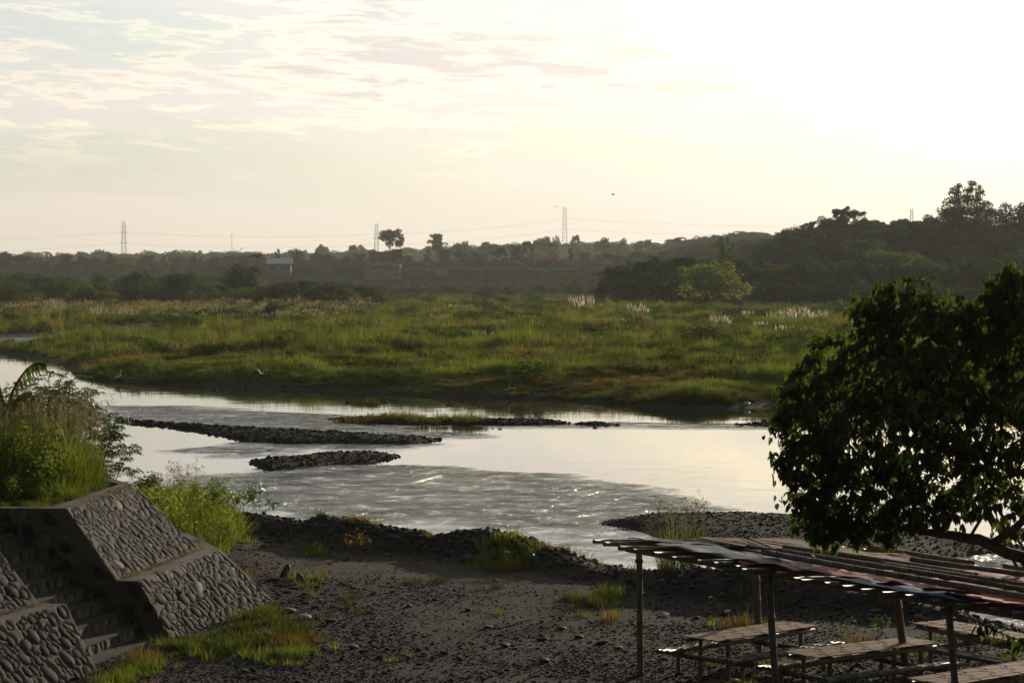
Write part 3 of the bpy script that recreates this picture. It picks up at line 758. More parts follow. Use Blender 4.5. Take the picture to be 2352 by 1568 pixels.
def build_far_trees():
    R = random.Random(5)
    # front belt of trees on the left flat
    belt = [(18, 652, 640, 120, 'round', 1, F_TREE), (125, 648, 655, 110, 'round', 2, F_TREE), (195, 652, 690, 90, 'round', 3, F_TREE2), (300, 625, 720, 66, 'round', 4, F_DARK),
            (345, 655, 650, 80, 'round', 5, F_TREE2), (412, 627, 660, 92, 'round', 6, F_DARK), (470, 655, 640, 90, 'flat', 7, F_TREE), (558, 611, 690, 98, 'round', 8, F_DARK),
            (640, 646, 640, 110, 'round', 9, F_TREE), (690, 643, 650, 110, 'flat', 10, F_TREE2), (745, 648, 645, 110, 'round', 11, F_TREE), (795, 660, 640, 86, 'round', 12, F_TREE2),
            (250, 668, 640, 90, 'bush', 13, F_TREE2), (60, 672, 630, 100, 'bush', 14, F_TREE2), (530, 662, 635, 90, 'bush', 15, F_TREE2), (595, 664, 636, 80, 'bush', 16, F_TREE)]
    lab = {0: 'broad dark tree at the far left edge of the belt by the flood plain', 3: 'small very dark round tree rising behind the left belt', 5: 'tall round dark tree in the middle of the left belt',
           7: 'tallest dark tree of the left belt with a lopsided double crown', 11: 'broad tree near the right end of the left belt', 9: 'flat topped bright green tree in the right half of the left belt'}
    for i, (px, top, d, w, kd, k, m) in enumerate(belt):
        place_tree(px, top, d, w, kd, k, m, 2600, .034, 'belt_tree', lab.get(i, 'rounded green tree in the belt along the left edge of the flood plain'), 'trees of the left belt')
    # tree line of the terrace behind, against the sky
    line = [(7, 577), (30, 588), (58, 585), (88, 590), (112, 586), (149, 582), (190, 588), (228, 590), (255, 584), (292, 590), (339, 586), (375, 590), (412, 587), (450, 588),
            (492, 588), (530, 587), (568, 584), (600, 590), (636, 574), (686, 572), (735, 580), (760, 584), (800, 588), (825, 580), (935, 586), (985, 576), (1020, 572), (1060, 573), (1100, 575),
            (1150, 568), (1185, 561), (1213, 553), (1310, 572), (1345, 578), (1391, 580), (1425, 584), (1465, 577), (1500, 580), (1530, 575)]
    kinds = ['round', 'flat', 'round', 'open', 'tall', 'round', 'flat']
    for i, (px, top) in enumerate(line):
        kd = kinds[i % 7]; w = R.uniform(34, 56) * (.6 if kd == 'tall' else 1)
        place_tree(px, top, 1570 + R.uniform(-20, 40) if px < 850 else 1560, w, kd, 20 + i % 7, F_DARK, 1900, .044, 'terrace_tree', 'dark tree standing in the row along the top of the far terrace', 'trees on the far terrace', sink=.5)
    # the trees that stand clear of the line
    place_tree(897, 526, 1800, 66, 'crowned', 51, F_DARK, 3200, .034, 'tall_tree', 'tall open crowned tree beside the middle pylon, above the red building')
    place_tree(1003, 536, 1860, 54, 'crowned', 52, F_TREE, 2600, .036, 'tall_tree', 'rounded open tree to the right of the tall tree above the red building')
    place_tree(1322, 541, 2200, 40, 'open', 53, F_TREE, 2000, .04, 'tall_tree', 'pale tree just to the right of the tallest pylon on the skyline')
    for px, top, w in ((1245, 546, 60), (1275, 547, 50), (1385, 548, 60), (1430, 551, 50), (1120, 555, 70), (1060, 557, 60), (1480, 552, 60)):
        place_tree(px, top, 2250, w, 'flat' if w > 55 else 'round', 54 + w % 3, F_TREE, 1600, .05, 'skyline_tree', 'pale hazy tree on the distant skyline behind the far terrace', 'hazy skyline trees', sink=5)
    for px, top, w in ((185, 579, 70), (235, 577, 80), (345, 583, 90), (400, 578, 80), (455, 576, 40), (430, 584, 90), (305, 585, 60), (740, 566, 50), (820, 563, 60)):
        place_tree(px, top, 2600, w, 'flat' if w > 45 else 'open', 57 + w % 3, F_TREE, 1600, .05, 'skyline_tree', 'pale hazy umbrella tree on the distant skyline at the left', 'hazy skyline trees at the left', sink=9)
    # right hill: front mass
    rf = [(1428, 612, 700, 130, 'flat', 61, F_DARK), (1500, 600, 705, 150, 'flat', 62, F_DARK), (1575, 590, 715, 150, 'flat', 63, F_DARK), (1640, 596, 720, 120, 'round', 75, F_DARK), (1400, 640, 690, 70, 'bush', 64, F_DARK), (1480, 628, 690, 110, 'round', 65, F_TREE),
          (1545, 610, 700, 100, 'round', 66, F_TREE2), (1700, 600, 720, 190, 'flat', 67, F_TREE2), (1780, 604, 730, 140, 'flat', 68, F_TREE2), (1850, 600, 740, 130, 'flat', 69, F_DARK),
          (1930, 600, 740, 120, 'round', 70, F_DARK), (2050, 575, 745, 190, 'flat', 71, F_TREE2), (2150, 600, 740, 130, 'round', 72, F_DARK), (2250, 590, 740, 150, 'flat', 73, F_DARK), (2350, 585, 740, 150, 'round', 74, F_DARK)]
    for i, (px, top, d, w, kd, k, m) in enumerate(rf):
        lb = {6: 'wide flat crowned tree behind the bright green tree on the right', 10: 'wide umbrella tree with a lit rim halfway up the right hill', 0: 'low flat dark tree at the left tip of the right hand wood'}.get(i, 'dark spreading tree in the wood at the foot of the right hill')
        place_tree(px, top, d, w, kd, k, m, 3400, .030, 'hill_foot_tree', lb, 'trees at the foot of the right hill')
    place_tree(1650, 604, 648, 170, 'round', 77, F_GLOW, 4600, .030, 'bright_tree', 'light green feathery tree in front of the dark wood on the right')
    # ridge trees against the bright sky
    rr = [(1765, 562, 900, 70, 'round'), (1803, 528, 960, 52, 'round'), (1855, 508, 960, 58, 'open'), (1900, 500, 970, 70, 'round'), (1925, 478, 960, 70, 'open'), (1955, 480, 965, 74, 'open'), (1990, 505, 960, 60, 'round'),
          (2030, 520, 950, 60, 'flat'), (2075, 502, 960, 70, 'flat'), (2110, 512, 960, 60, 'open'), (2145, 495, 950, 60, 'round'), (2200, 482, 930, 90, 'round'), (2260, 470, 940, 76, 'round'),
          (2300, 478, 930, 70, 'round'), (2345, 470, 930, 90, 'round'), (2400, 465, 930, 90, 'round'), (1840, 545, 900, 90, 'flat'), (1905, 540, 880, 90, 'round'), (1980, 550, 880, 110, 'flat'), (2090, 545, 880, 110, 'round'), (2180, 530, 870, 110, 'flat'), (2290, 530, 870, 120, 'round')]
    labs = {1: 'small round tree at the left end of the right hill crest', 2: 'small layered tree with sky gaps on the right hill crest', 4: 'tall ragged tree near the left end of the hill crest', 8: 'umbrella tree on the crest with sky showing through its stems'}
    for i, (px, top, d, w, kd) in enumerate(rr):
        place_tree(px, top, d, w, kd, 80 + i % 9, F_DARK if i % 3 else F_TREE, 2800, .036, 'hill_tree', labs.get(i, 'dark tree on the upper slope of the right hill'), 'trees on the right hill', sink=.5)
    for px, top, w in ((1560, 545, 70), (1610, 548, 60), (1655, 542, 60), (1700, 531, 70), (1735, 533, 64), (1670, 570, 80), (1590, 566, 90), (1520, 566, 80)):
        place_tree(px, top, 2080, w, 'flat', 90 + w % 4, F_TREE, 1900, .046, 'ridge_tree', 'hazy tree on the middle ridge left of the right hill', 'trees on the middle ridge', sink=2)
    place_tree(1652, 552, 900, 34, 'tall', 95, F_TREE2, 1500, .05, 'slender_tree', 'slender pale green tree poking up left of the hill crest', sink=3)
    place_tree(1675, 556, 905, 40, 'tall', 96, F_TREE2, 1500, .05, 'slender_tree', 'second slender pale tree, right of the first, left of the hill crest', sink=3)
    place_tree(1315, 642, 1000, 78, 'bush', 97, F_TREE, 1800, .04, 'shrub', 'hazy rounded shrub on the far flat before the bluff', cat='shrub')
    place_tree(1110, 668, 900, 60, 'bush', 98, F_DARK, 1800, .04, 'shrub', 'dark bush at the foot of the bluff left of the hazy rounded shrub', cat='shrub')
    place_tree(930, 676, 1000, 90, 'bush', 99, F_TREE, 1800, .04, 'shrub', 'low shrub at the foot of the bluff beyond the end of the left belt', cat='shrub')

    # bamboo clump on the crest: curved culms with plumes of leaves
    base = Dp(2205, 545, 925); g0 = hz(base.x, base.y)
    t = empty('bamboo_clump', (base.x, base.y, g0)); tag(t, 'feathery bamboo clump standing highest on the right hill crest', 'bamboo')
    lob = []; mb = MB()
    for px, py, s in ((2178, 470, 3.6), (2190, 445, 3.4), (2200, 432, 2.6), (2222, 440, 2.8), (2232, 425, 2.4), (2252, 445, 2.4), (2248, 432, 1.8), (2212, 465, 4.4), (2235, 465, 4), (2165, 488, 3.8), (2200, 490, 5.5), (2240, 490, 5), (2258, 470, 2.6)):
        p = Dp(px, py, 925) -  Vector((base.x, base.y, g0)); mb.tube([(R.uniform(-1, 1), R.uniform(-1, 1), 0), (p.x * .3, 0, p.z * .6), p], [.14, .1, .04], 5)
        lob.append((p.x, p.y, p.z, s * .8, s * .8, s * .8)); lob.append((p.x * .9, R.uniform(-2, 2), p.z - s, s * .7, s * .7, s))
    link('crown', leaf_cloud('crown', lob, 4200, .62, F_TREE, 77, inner=.15), t); mb.obj('trunk', M_BARK, t)
    # palms
    for px, py, d, s, lb in ((1263, 566, 1540, 8, 'small fan headed palm beside the pale roofed house on the terrace'), (590, 592, 1000, 5, 'small palm among the trees behind the left belt')):
        p = Dp(px, py, d); g0 = hz(p.x, p.y); t = empty('palm_tree', (p.x, p.y, g0)); tag(t, lb, 'palm')
        mb = MB(); mb.tube([(0, 0, 0), (.3, 0, (p.z - g0) * .6), (0, 0, p.z - g0)], [.3, .22, .16], 6); mb.obj('trunk', M_BARK, t)
        mb = MB(); h = p.z - g0
        for k in range(16):
            a = k * 2.4; L = s * R.uniform(.6, .8); up = R.uniform(-.1, .7)
            P3 = [Vector((0, 0, h)), Vector((math.cos(a) * L * .5, math.sin(a) * L * .5, h + L * up * .6)), Vector((math.cos(a) * L, math.sin(a) * L, h + L * (up - .5) * .7))]
            sd = Vector((-math.sin(a), math.cos(a), -.2)) * .5
            mb.add([P3[0], P3[1] - sd, P3[2], P3[1] + sd, P3[1] + Vector((0, 0, .3))], [(0, 1, 4), (0, 4, 3), (1, 2, 4), (4, 2, 3)])
        mb.obj('crown', F_TREE, t)
build_far_trees()

# ---------------------------------------------------------------- flood plain vegetation
def build_field():
    g = np.random.default_rng(21)
    V = [tuft('field_tuft', 46, 1.0, .55, .050, F_FIELD, 1, .45, 2), tuft('field_tuft', 60, .8, .70, .042, F_FIELD, 2, .6, 2), tuft('field_tuft', 40, 1.25, .45, .05, F_FIELD, 3, .35, 2),
         leaf_cloud('field_weed', [(0, 0, .35, .5, .5, .4), (.3, .2, .3, .35, .3, .3)], 110, .085, F_FIELD, 5, inner=.2)]
    P = []; S = []; I = []
    n = 70000
    q = view_pts(n, 150, 1300, -.27, .27, 31, 2.0)
    s = sdf(q[:, 0], q[:, 1], FLOOD); st = sdf(q[:, 0], q[:, 1], STREAM); pl = sdf(q[:, 0], q[:, 1], POOL)
    bare = sdf(q[:, 0], q[:, 1], PP([(-200, 756), (60, 760), (210, 752), (420, 742), (640, 738), (640, 748), (430, 760), (220, 764), (-200, 770)], .9))
    edge = .3 + 1.3 * (vnoise(q[:, 0], q[:, 1], 6, 5))
    k = (s > edge) & (st < -3 - 4 * vnoise(q[:, 0], q[:, 1], 8, 9)) & (pl < -1) & (bare < 0)
    tipx = sdf(q[:, 0], q[:, 1], PP([(-300, 790), (60, 795), (230, 775), (300, 800), (150, 850), (60, 830), (-300, 815)], .2)) > 0
    k &= ~(tipx & (g.random(n) < .55))
    q = q[k]; s = s[k]
    z = height(q[:, 0], q[:, 1])
    big = fbm(q[:, 0], q[:, 1], 26, 13, 3); mound = fbm(q[:, 0], q[:, 1], 9, 14, 3)
    h = .45 + .80 * np.clip(big * 1.9 + .40, 0, 1.7) + .85 * np.clip(mound * 2, -.25, 1.3)
    h *= np.clip(.30 + s / 12, .3, 1.0) * (1 + np.clip((q[:, 1] - 300) / 900, 0, .5)); h *= g.uniform(.7, 1.3, len(q))
    w = (.75 + .35 * g.random(len(q))) * np.clip(q[:, 1] / 220, .8, 3.2)
    P = np.stack([q[:, 0], q[:, 1], z - .03], 1); S = np.stack([w, w, h * 1.15], 1)
    I = np.where(g.random(len(q)) < .75, g.integers(0, 3, len(q)), 3)
    scatter('flood_plain_grass', P, S, euler_up(len(P), g, .06), I, V, 'rough green grass and weeds covering the flood plain')
    # big clumps that break up the sward
    C = [tuft('grass_clump', 150, 1.0, .42, .030, F_LUSH, 21, .75, 3, .5), tuft('grass_clump', 150, 1.0, .45, .034, F_FIELD, 22, .8, 3, .5), tuft('grass_clump', 130, 1.0, .40, .030, F_GRASS, 23, .6, 3, .5),
         leaf_cloud('weed_clump', [(0, 0, .4, .45, .45, .4), (.25, .2, .3, .3, .3, .3)], 300, .06, F_WEED, 24, inner=.3)]
    q = view_pts(5800, 162, 1250, -.27, .27, 47, 1.0)
    s2 = sdf(q[:, 0], q[:, 1], FLOOD)
    ok = (s2 > 4) & (sdf(q[:, 0], q[:, 1], STREAM) < -6) & (sdf(q[:, 0], q[:, 1], POOL) < -2) & (vnoise(q[:, 0], q[:, 1], 22, 79) > .25) & (sdf(q[:, 0], q[:, 1], PP([(-200, 756), (60, 760), (210, 752), (420, 742), (640, 738), (640, 748), (430, 760), (220, 764), (-200, 770)], .9)) < 0)
    q = q[ok]; s2 = s2[ok]; n = len(q); z = height(q[:, 0], q[:, 1]); w = g.uniform(1.3, 3.0, n) * np.clip(q[:, 1] / 380, .8, 2.4); h = g.uniform(.9, 2.0, n) * np.clip(s2 / 22, .45, 1) * np.clip(q[:, 1] / 500, .9, 1.5)
    pk = np.where(fbm(q[:, 0], q[:, 1], 40, 80, 2) > .1, g.integers(0, 2, n), g.integers(1, 4, n))
    scatter('field_grass_clumps', np.stack([q[:, 0], q[:, 1], z - .05], 1), np.stack([w, w, h], 1), euler_up(n, g, .07), pk, C, 'taller clumps of lush and reddish weeds in the flood plain grass')
    # countless leafy mounds (bushes) between the grass
    B = [leaf_cloud('mound', [(0, 0, .45, .5, .5, .5), (.32, .1, .35, .34, .3, .36), (-.3, -.15, .3, .33, .35, .34)], 420, .075, m, 8 + i, inner=.5) for i, m in enumerate((F_TREE, F_TREE, F_TREE2))]
    q = view_pts(4000, 175, 1250, -.27, .27, 41, 1.0)
    ok = (sdf(q[:, 0], q[:, 1], FLOOD) > 7) & (sdf(q[:, 0], q[:, 1], STREAM) < -9) & (sdf(q[:, 0], q[:, 1], POOL) < -4) & (vnoise(q[:, 0], q[:, 1], 24, 77) > .40)
    q = q[ok]; n = len(q); z = height(q[:, 0], q[:, 1]); w = g.uniform(1.2, 4.6, n) * np.clip(q[:, 1] / 420, .7, 1.8); h = (.7 + .42 * w * g.uniform(.7, 1.1, n)) / np.clip(q[:, 1] / 600, .75, 1.5) * .9 * np.clip(q[:, 1] / 600, .75, 1.5)
    scatter('field_bushes', np.stack([q[:, 0], q[:, 1], z - .1], 1), np.stack([w, w, h], 1), euler_up(n, g, .05), g.integers(0, 3, n), B, 'low bushes and creeper mounds scattered through the flood plain grass')
    # buff seed heads in the band along the far side of the side stream and among the grass
    SH = [plume_mesh('seed_piece', 22, 1.7, .8, F_SEED, 3, .42, .10), plume_mesh('seed_piece', 16, 1.3, .6, F_SEED, 4, .34, .09)]
    q = np.concatenate([np.stack([g.uniform(-135, -30, 900), g.uniform(420, 640, 900)], 1), view_pts(260, 200, 900, -.2, .22, 43, 1.0)])
    ok = (sdf(q[:, 0], q[:, 1], FLOOD) > 6) & (sdf(q[:, 0], q[:, 1], STREAM) < -14) & (vnoise(q[:, 0], q[:, 1], 14, 78) > .5)
    q = q[ok]; n = len(q); z = height(q[:, 0], q[:, 1]); w = g.uniform(1, 1.7, n)
    scatter('reed_seed_heads', np.stack([q[:, 0], q[:, 1], z], 1), np.stack([w, w, w * g.uniform(.7, 1.15, n) * np.clip(q[:, 1] / 420, .6, 1.2)], 1), euler_up(n, g, .05), g.integers(0, 2, n), SH, 'buff seed heads of reeds standing above the grass')
    # thin grass on the islets
    q = np.concatenate([pts_poly(210, PP([(762, 960), (900, 958), (1120, 962), (1110, 968), (900, 967), (770, 965)], .2), 5), pts_poly(60, PP([(808, 920), (870, 919), (862, 924), (812, 924)], .2), 6)])
    n = len(q); z = height(q[:, 0], q[:, 1]); w = g.uniform(.5, 1.0, n)
    scatter('islet_grass', np.stack([q[:, 0], q[:, 1], z - .02], 1), np.stack([w, w, w * g.uniform(.35, .95, n)], 1), euler_up(n, g), g.integers(0, 2, n),
            [tuft('islet_tuft', 26, .8, .3, .03, F_GRASS, 11, .3, 2), tuft('islet_tuft', 20, 1.0, .25, .03, F_GRASS, 12, .3, 2)], 'sparse green grass on the gravel islets')
build_field()

RIDGE_D = {(418, 1168): 65.6, (352, 1150): 63.0, (470, 1150): 66.2, (505, 1152): 66.0, (590, 1158): 65.4, (560, 1152): 65.8, (735, 1176): 64.0, (985, 1224): 62.1, (1560, 1262): 56.6, (1530, 1300): 54.6, (1375, 1290): 56.2}
def ground_thing(name, px, py, label, cat, group=None, d=None):
    """an empty where the frame point meets the ground (terrain height found by iteration)"""
    z = .9
    if d is None: d = RIDGE_D.get((px, py))
    if d: x, y = (px - 1176) / F * d, d
    else:
        for _ in range(6):
            x, y = Wp(px, py, z); z = .5 * z + .5 * hz(x, y)
    t = empty(name, (x, y, hz(x, y)), random.uniform(0, 6.28)); tag(t, label, cat, group); return t

def build_field_things():
    R = random.Random(9)
    P1 = plume_mesh('plumes', 46, 2.3, 1.0, F_PLUME, 5, .62, .10); L1 = tuft('leaves', 90, 1.7, 1.0, .035, F_FIELD, 15, .6, 3); S1 = stalks_mesh('stalks', 46, 2.0, 1.0, F_GRASS, 5)
    P2 = plume_mesh('plumes', 24, 2.0, .7, F_PLUME, 6, .55, .10); L2 = tuft('leaves', 60, 1.4, .8, .035, F_FIELD, 16, .6, 3); S2 = stalks_mesh('stalks', 24, 1.8, .7, F_GRASS, 6)
    spec = [(1337, 728, 1.25, 1, 'white plumed cane grass beside the left tip of the right hand wood'), (1466, 736, 1.0, 1, 'tall upright white plumes between the two lower clumps, before the dark wood'),
            (1655, 762, .95, 1, 'loose white plumes lowest of the row, left of the large plume clump'), (1715, 738, .75, 2, 'small white plume tuft at the foot of the bright green tree'),
            (1560, 740, .55, 2, 'two or three short white plumes before the bright green tree'), (1790, 758, 1.15, 1, 'large spreading white plume clump, left half'),
            (1838, 752, 1.2, 1, 'tallest white plume clump nearest the big leafy tree'), (1795, 774, .7, 2, 'low white plumes under the large clump'), (1745, 768, .8, 2, 'thin white plumes at the left foot of the large clump'),
            (1880, 748, .9, 1, 'white plumes just left of the big leafy tree'),
            (1012, 722, .6, 2, 'small pale plume tuft in the middle of the flood plain'), (225, 742, .95, 1, 'silvery plume clump beyond the side stream, left one of the bright pair'),
            (262, 742, .95, 1, 'silvery plume clump beyond the side stream, right one of the bright pair'), (148, 742, .75, 2, 'buff plume clump left of the silvery pair'), (45, 740, .7, 2, 'buff plume clump near the left edge beyond the side stream'),
            (375, 738, .5, 2, 'small plume tuft right of the silvery pair')]
    for px, py, s, k, lb in spec:
        t = ground_thing('plume_grass', px, py, lb, 'cane grass', 'white plumed cane grass clumps'); y = t.location.y
        s = 1.35 * s * max(.9, y / 420 * 1.05); t.scale = (s, s, s * .92)
        link('plumes', P1 if k == 1 else P2, t); link('leaves', L1 if k == 1 else L2, t); link('stalks', S1 if k == 1 else S2, t)
    sh = [(636, 738, 5.4, 3.4, F_DARK, 'large dark round bush on the right end of the bare gravel strip'), (1590, 812, 5.2, 3.1, F_TREE2, 'largest rounded green bush in the right part of the flood plain'), (1352, 776, 2.6, 1.5, F_TREE, 'round green bush in the middle right of the flood plain'),
          (1240, 735, 3.2, 1.9, F_DARK, 'dark bush by the thin sliver of water in the flood plain'), (470, 735, 3.0, 2.0, F_DARK, 'dark bush on the bare strip left of the large dark round bush'), (510, 733, 2.6, 1.9, F_TREE, 'smaller bush just left of the large dark round bush'),
          (232, 748, 3.0, 1.6, F_TREE, 'bush under the silvery plumes beyond the side stream'), (130, 748, 2.8, 2.2, F_TREE, 'upright bush on the bank beyond the side stream'), (30, 748, 3.4, 2.2, F_TREE, 'bush at the far left on the bank beyond the side stream'),
          (715, 805, 1.8, 1.0, F_DARK, 'dark low bush near the middle of the green flood plain'), (1180, 745, 2.0, 1.3, F_DARK, 'small dark bush in the upper middle of the flood plain'), (962, 735, 1.0, 1.9, F_DARK, 'narrow dark upright shrub in the flood plain grass'),
          (1650, 790, 2.4, 1.4, F_TREE, 'green bush right of the largest rounded bush'), (850, 780, 2.4, 1.0, F_TREE2, 'low bright bush in the left half of the flood plain'), (420, 800, 2.4, 1.2, F_FIELD, 'low grassy mound near the left tip of the flood plain')]
    meshes = {}
    for px, py, w, h, m, lb in sh:
        t = ground_thing('shrub', px, py, lb, 'shrub', 'bushes on the flood plain')
        if m.name not in meshes:
            meshes[m.name] = (leaf_cloud('foliage', [(0, 0, .5, .5, .5, .5), (.34, .1, .38, .3, .3, .36), (-.32, -.1, .36, .3, .3, .36), (.05, .3, .6, .3, .3, .36)], 1700, .045, m, 31, inner=.55), tuft('stems', 14, .6, .15, .03, M_BARK, 6, .2, 2))
        a, b = meshes[m.name]; s = t.location.y / 420
        t.scale = (w * max(1, s), w * max(1, s), h * max(.9, s)); link('foliage', a, t); link('stems', b, t)
build_field_things()

# ---------------------------------------------------------------- far buildings, pylons, wires
M_STEEL = plain('grey_steel', (.16, .155, .15), .6, .3, 1)
M_RED = plain('red_paint', (.55, .14, .11), .7, .25, .6)
M_REDB = plain('brown_panel', (.22, .10, .07), .7, .3, .6)
M_WALL = plain('stained_wall', (.42, .40, .38), .85, .45, .5)
M_WHITE = plain('white_paint', (.72, .72, .74), .6, .15, 1)
M_BLUEROOF = plain('pale_blue_roof', (.74, .79, .90), .4, .12, .4)
M_BLUE = plain('blue_paint', (.10, .16, .34), .6, .2, 1)
M_GLASS = plain('window_glass', (.12, .20, .20), .15, .3, 1, spec=.6)
M_DARKIN = plain('dark_opening', (.03, .03, .03), .9, .3, 1)
M_ORANGE = plain('orange_board', (.45, .20, .08), .8, .3, 1)
M_CONC = plain('old_concrete', (.12, .112, .104), .9, .5, 1.3, .4, 18, col2=(.055, .050, .043))

def slab(name, c, sz, mat, parent, rot=None):
    mb = MB(); mb.box((0, 0, 0), sz); return mb.obj(name, mat, parent, loc=c, rot=rot)

def red_building():
    d = 1500; o = Dp(845, 640, d); s = d / F
    t = empty('riverside_building', o); tag(t, 'two storey building with a red band of cladding on the bluff behind the retaining wall', 'building')
    def at(px, py, dy=0): return ((px - 845) * s, dy, (640 - py) * s)
    def bx(name, x0, x1, y0, y1, dy, th, mat, par=t):
        a = at(x0, y1, dy); w = (x1 - x0) * s; h = (y1 - y0) * s
        return slab(name, (a[0] + w / 2, dy + th / 2, a[2] + h / 2), (w, th, h), mat, par)
    bx('wall', 847, 920, 579, 632, 1.0, 9, M_WALL)
    bx('cladding', 846, 899, 578, 592, .55, .42, M_RED); bx('cladding', 899.5, 925, 573, 607, .3, .6, M_REDB)
    bx('cladding', 884, 899, 592.5, 600, .55, .42, M_RED)
    w = bx('window', 852, 867, 593, 604, .7, .25, M_REDB); 
    w = bx('window', 868, 883, 593, 604, .7, .25, M_GLASS)
    bx('window_frame', 866.4, 868.2, 592.5, 605, .5, .2, M_WHITE)
    bx('balcony_ledge', 849, 883, 604, 608, -.6, 1.2, M_WHITE); bx('canopy', 884, 899, 601, 604, -.6, 1.5, M_WHITE); bx('canopy', 899, 913, 607, 610, -.8, 1.2, M_WHITE)
    bx('opening', 850, 882, 611, 622, .8, .15, M_DARKIN); bx('opening', 886, 918, 612, 622, .8, .15, M_DARKIN)
    for x in (866, 892, 905, 917): bx('column', x, x + 1.6, 609, 624, -.5, .35, M_WHITE)
    # lettering on the brown panel, worn and partly hidden
    cu = bpy.data.curves.new('letters', 'FONT'); cu.body = 'LAT'; cu.size = 2.0; cu.extrude = .06
    tmp = bpy.data.objects.new('letters', cu); COL.objects.link(tmp)
    me = bpy.data.meshes.new_from_object(tmp.evaluated_get(bpy.context.evaluated_depsgraph_get())); bpy.data.objects.remove(tmp)
    me.materials.clear(); me.materials.append(M_WHITE)
    a = at(908, 602, .1); link('letters', me, t, (a[0], .2, a[2]), (PI / 2, 0, 0))
    tw = empty('retaining_wall', Dp(838, 660, d - 8)); tag(tw, 'stained grey retaining wall below the red clad building', 'wall')
    for k, (x0, x1, y0, y1) in enumerate(((838, 885, 618, 642), (885.5, 922, 620, 640), (838.5, 853, 612, 617.7))):
        m2 = bx('wall_panel', x0, x1, y0, y1, -9, 1.2, M_WALL, tw)
        m2.location = (m2.location.x - (tw.location.x - o.x), m2.location.y + 8, m2.location.z - (tw.location.z - o.z))
    c = empty('food_stall', Dp(922, 624, d - 2)); c.scale = (1.34,) * 3; tag(c, 'long low stall with a pale awning to the right of the red clad building', 'stall')
    slab('awning', (5.6, 0, 1.9), (9.4, 3, .25), M_WHITE, c); slab('wall', (5.6, 1, .2), (9, 1.5, 2.2), M_REDB, c)
    for k in range(4): slab('lamp_shade', (3 + k * 2.2, -1.3, 1.1), (.4, .4, .3), M_WHITE, c)
    c = empty('food_stall', Dp(975, 625, d - 2)); c.scale = (1.34,) * 3; tag(c, 'orange fronted stall further right, beside a pale block wall', 'stall')
    slab('front_board', (4.2, 0, 1.3), (8.5, .4, 1.6), M_ORANGE, c); slab('wall', (8.2, .3, 0), (5.4, .5, 3.2), M_WALL, c); slab('roof', (4.2, 1.5, 2.4), (9, 3, .3), M_REDB, c)
red_building()

def blue_roof_house():
    d = 1490; o = Dp(613, 625, d); s = d / F
    t = empty('blue_roofed_house', o); t.scale = (1.34,) * 3; tag(t, 'house with a long pale blue metal roof among the trees on the terrace', 'house')
    L = 57 * s / 1.34
    slab('wall', (L / 2, 3.0, 1.2), (L - 1.2, 5.0, 5.0), M_REDB, t)
    mb = MB(); z0, z1 = 3.9, 6.6
    mb.add([(-.3, -1.2, z0), (L + .3, -1.2, z0), (L + .3, 3, z1), (-.1, 3, z1), (-.3, -1.2, z0 - .2), (L + .3, -1.2, z0 - .2), (L + .3, 3, z1 - .2), (-.1, 3, z1 - .2), (L + .2, 7, z0), (-.2, 7, z0)],
           [(0, 1, 2, 3), (4, 7, 6, 5), (0, 4, 5, 1), (1, 5, 6, 2), (0, 3, 7, 4), (3, 2, 8, 9)])
    mb.obj('roof', M_BLUEROOF, t)
    slab('fascia', (L / 2, -1.32, z0 - .35), (L + .4, .15, .5), M_BLUE, t)
    slab('window', (5.6, .35, 2.3), (1.2, .1, .7), M_WHITE, t); slab('window', (2.2, .35, 2.0), (1.4, .1, 1.1), M_DARKIN, t); slab('window', (9.2, .35, 2.0), (1.4, .1, 1.1), M_DARKIN, t)
    for x in (.3, 4.1, 8.0, L - .4): slab('post', (x, -1.0, 1.2), (.25, .25, 5.0), M_WALL, t)
blue_roof_house()

def far_house():
    d = 1520; o = Dp(1225, 612, d); s = d / F
    t = empty('red_roofed_house', o); t.scale = (1.34,) * 3; tag(t, 'low house with a dull red roof on the terrace below the tallest pylon', 'house')
    slab('wall', (5.5, 3, 1.7), (11, 5, 3.4), M_WALL, t)
    mb = MB(); mb.add([(5, -.6, 3.4), (12.4, -.6, 3.4), (11.4, 3, 6.2), (7, 3, 6.2), (5, 6.6, 3.4), (12.4, 6.6, 3.4)], [(0, 1, 2, 3), (4, 3, 2, 5), (0, 3, 4), (1, 5, 2), (0, 4, 5, 1)])
    mb.obj('roof', M_RED, t)
    slab('canopy', (2.4, -1, 3.0), (5.4, 3, .25), M_WHITE, t); slab('window', (3, .35, 1.6), (1.6, .1, 1.1), M_DARKIN, t); slab('window', (8, .35, 1.6), (1.6, .1, 1.1), M_DARKIN, t)
    # terrace parapet wall along the bluff
    t = empty('parapet_wall', Dp(930, 617, 1488)); tag(t, 'long low pale parapet running along the edge of the bluff', 'wall')
    for i in range(22): slab('wall_panel', (3.1 + i * 6.3, 0, .1 * math.sin(i * .8)), (6.1, .4, 1.6), M_WALL, t)
far_house()

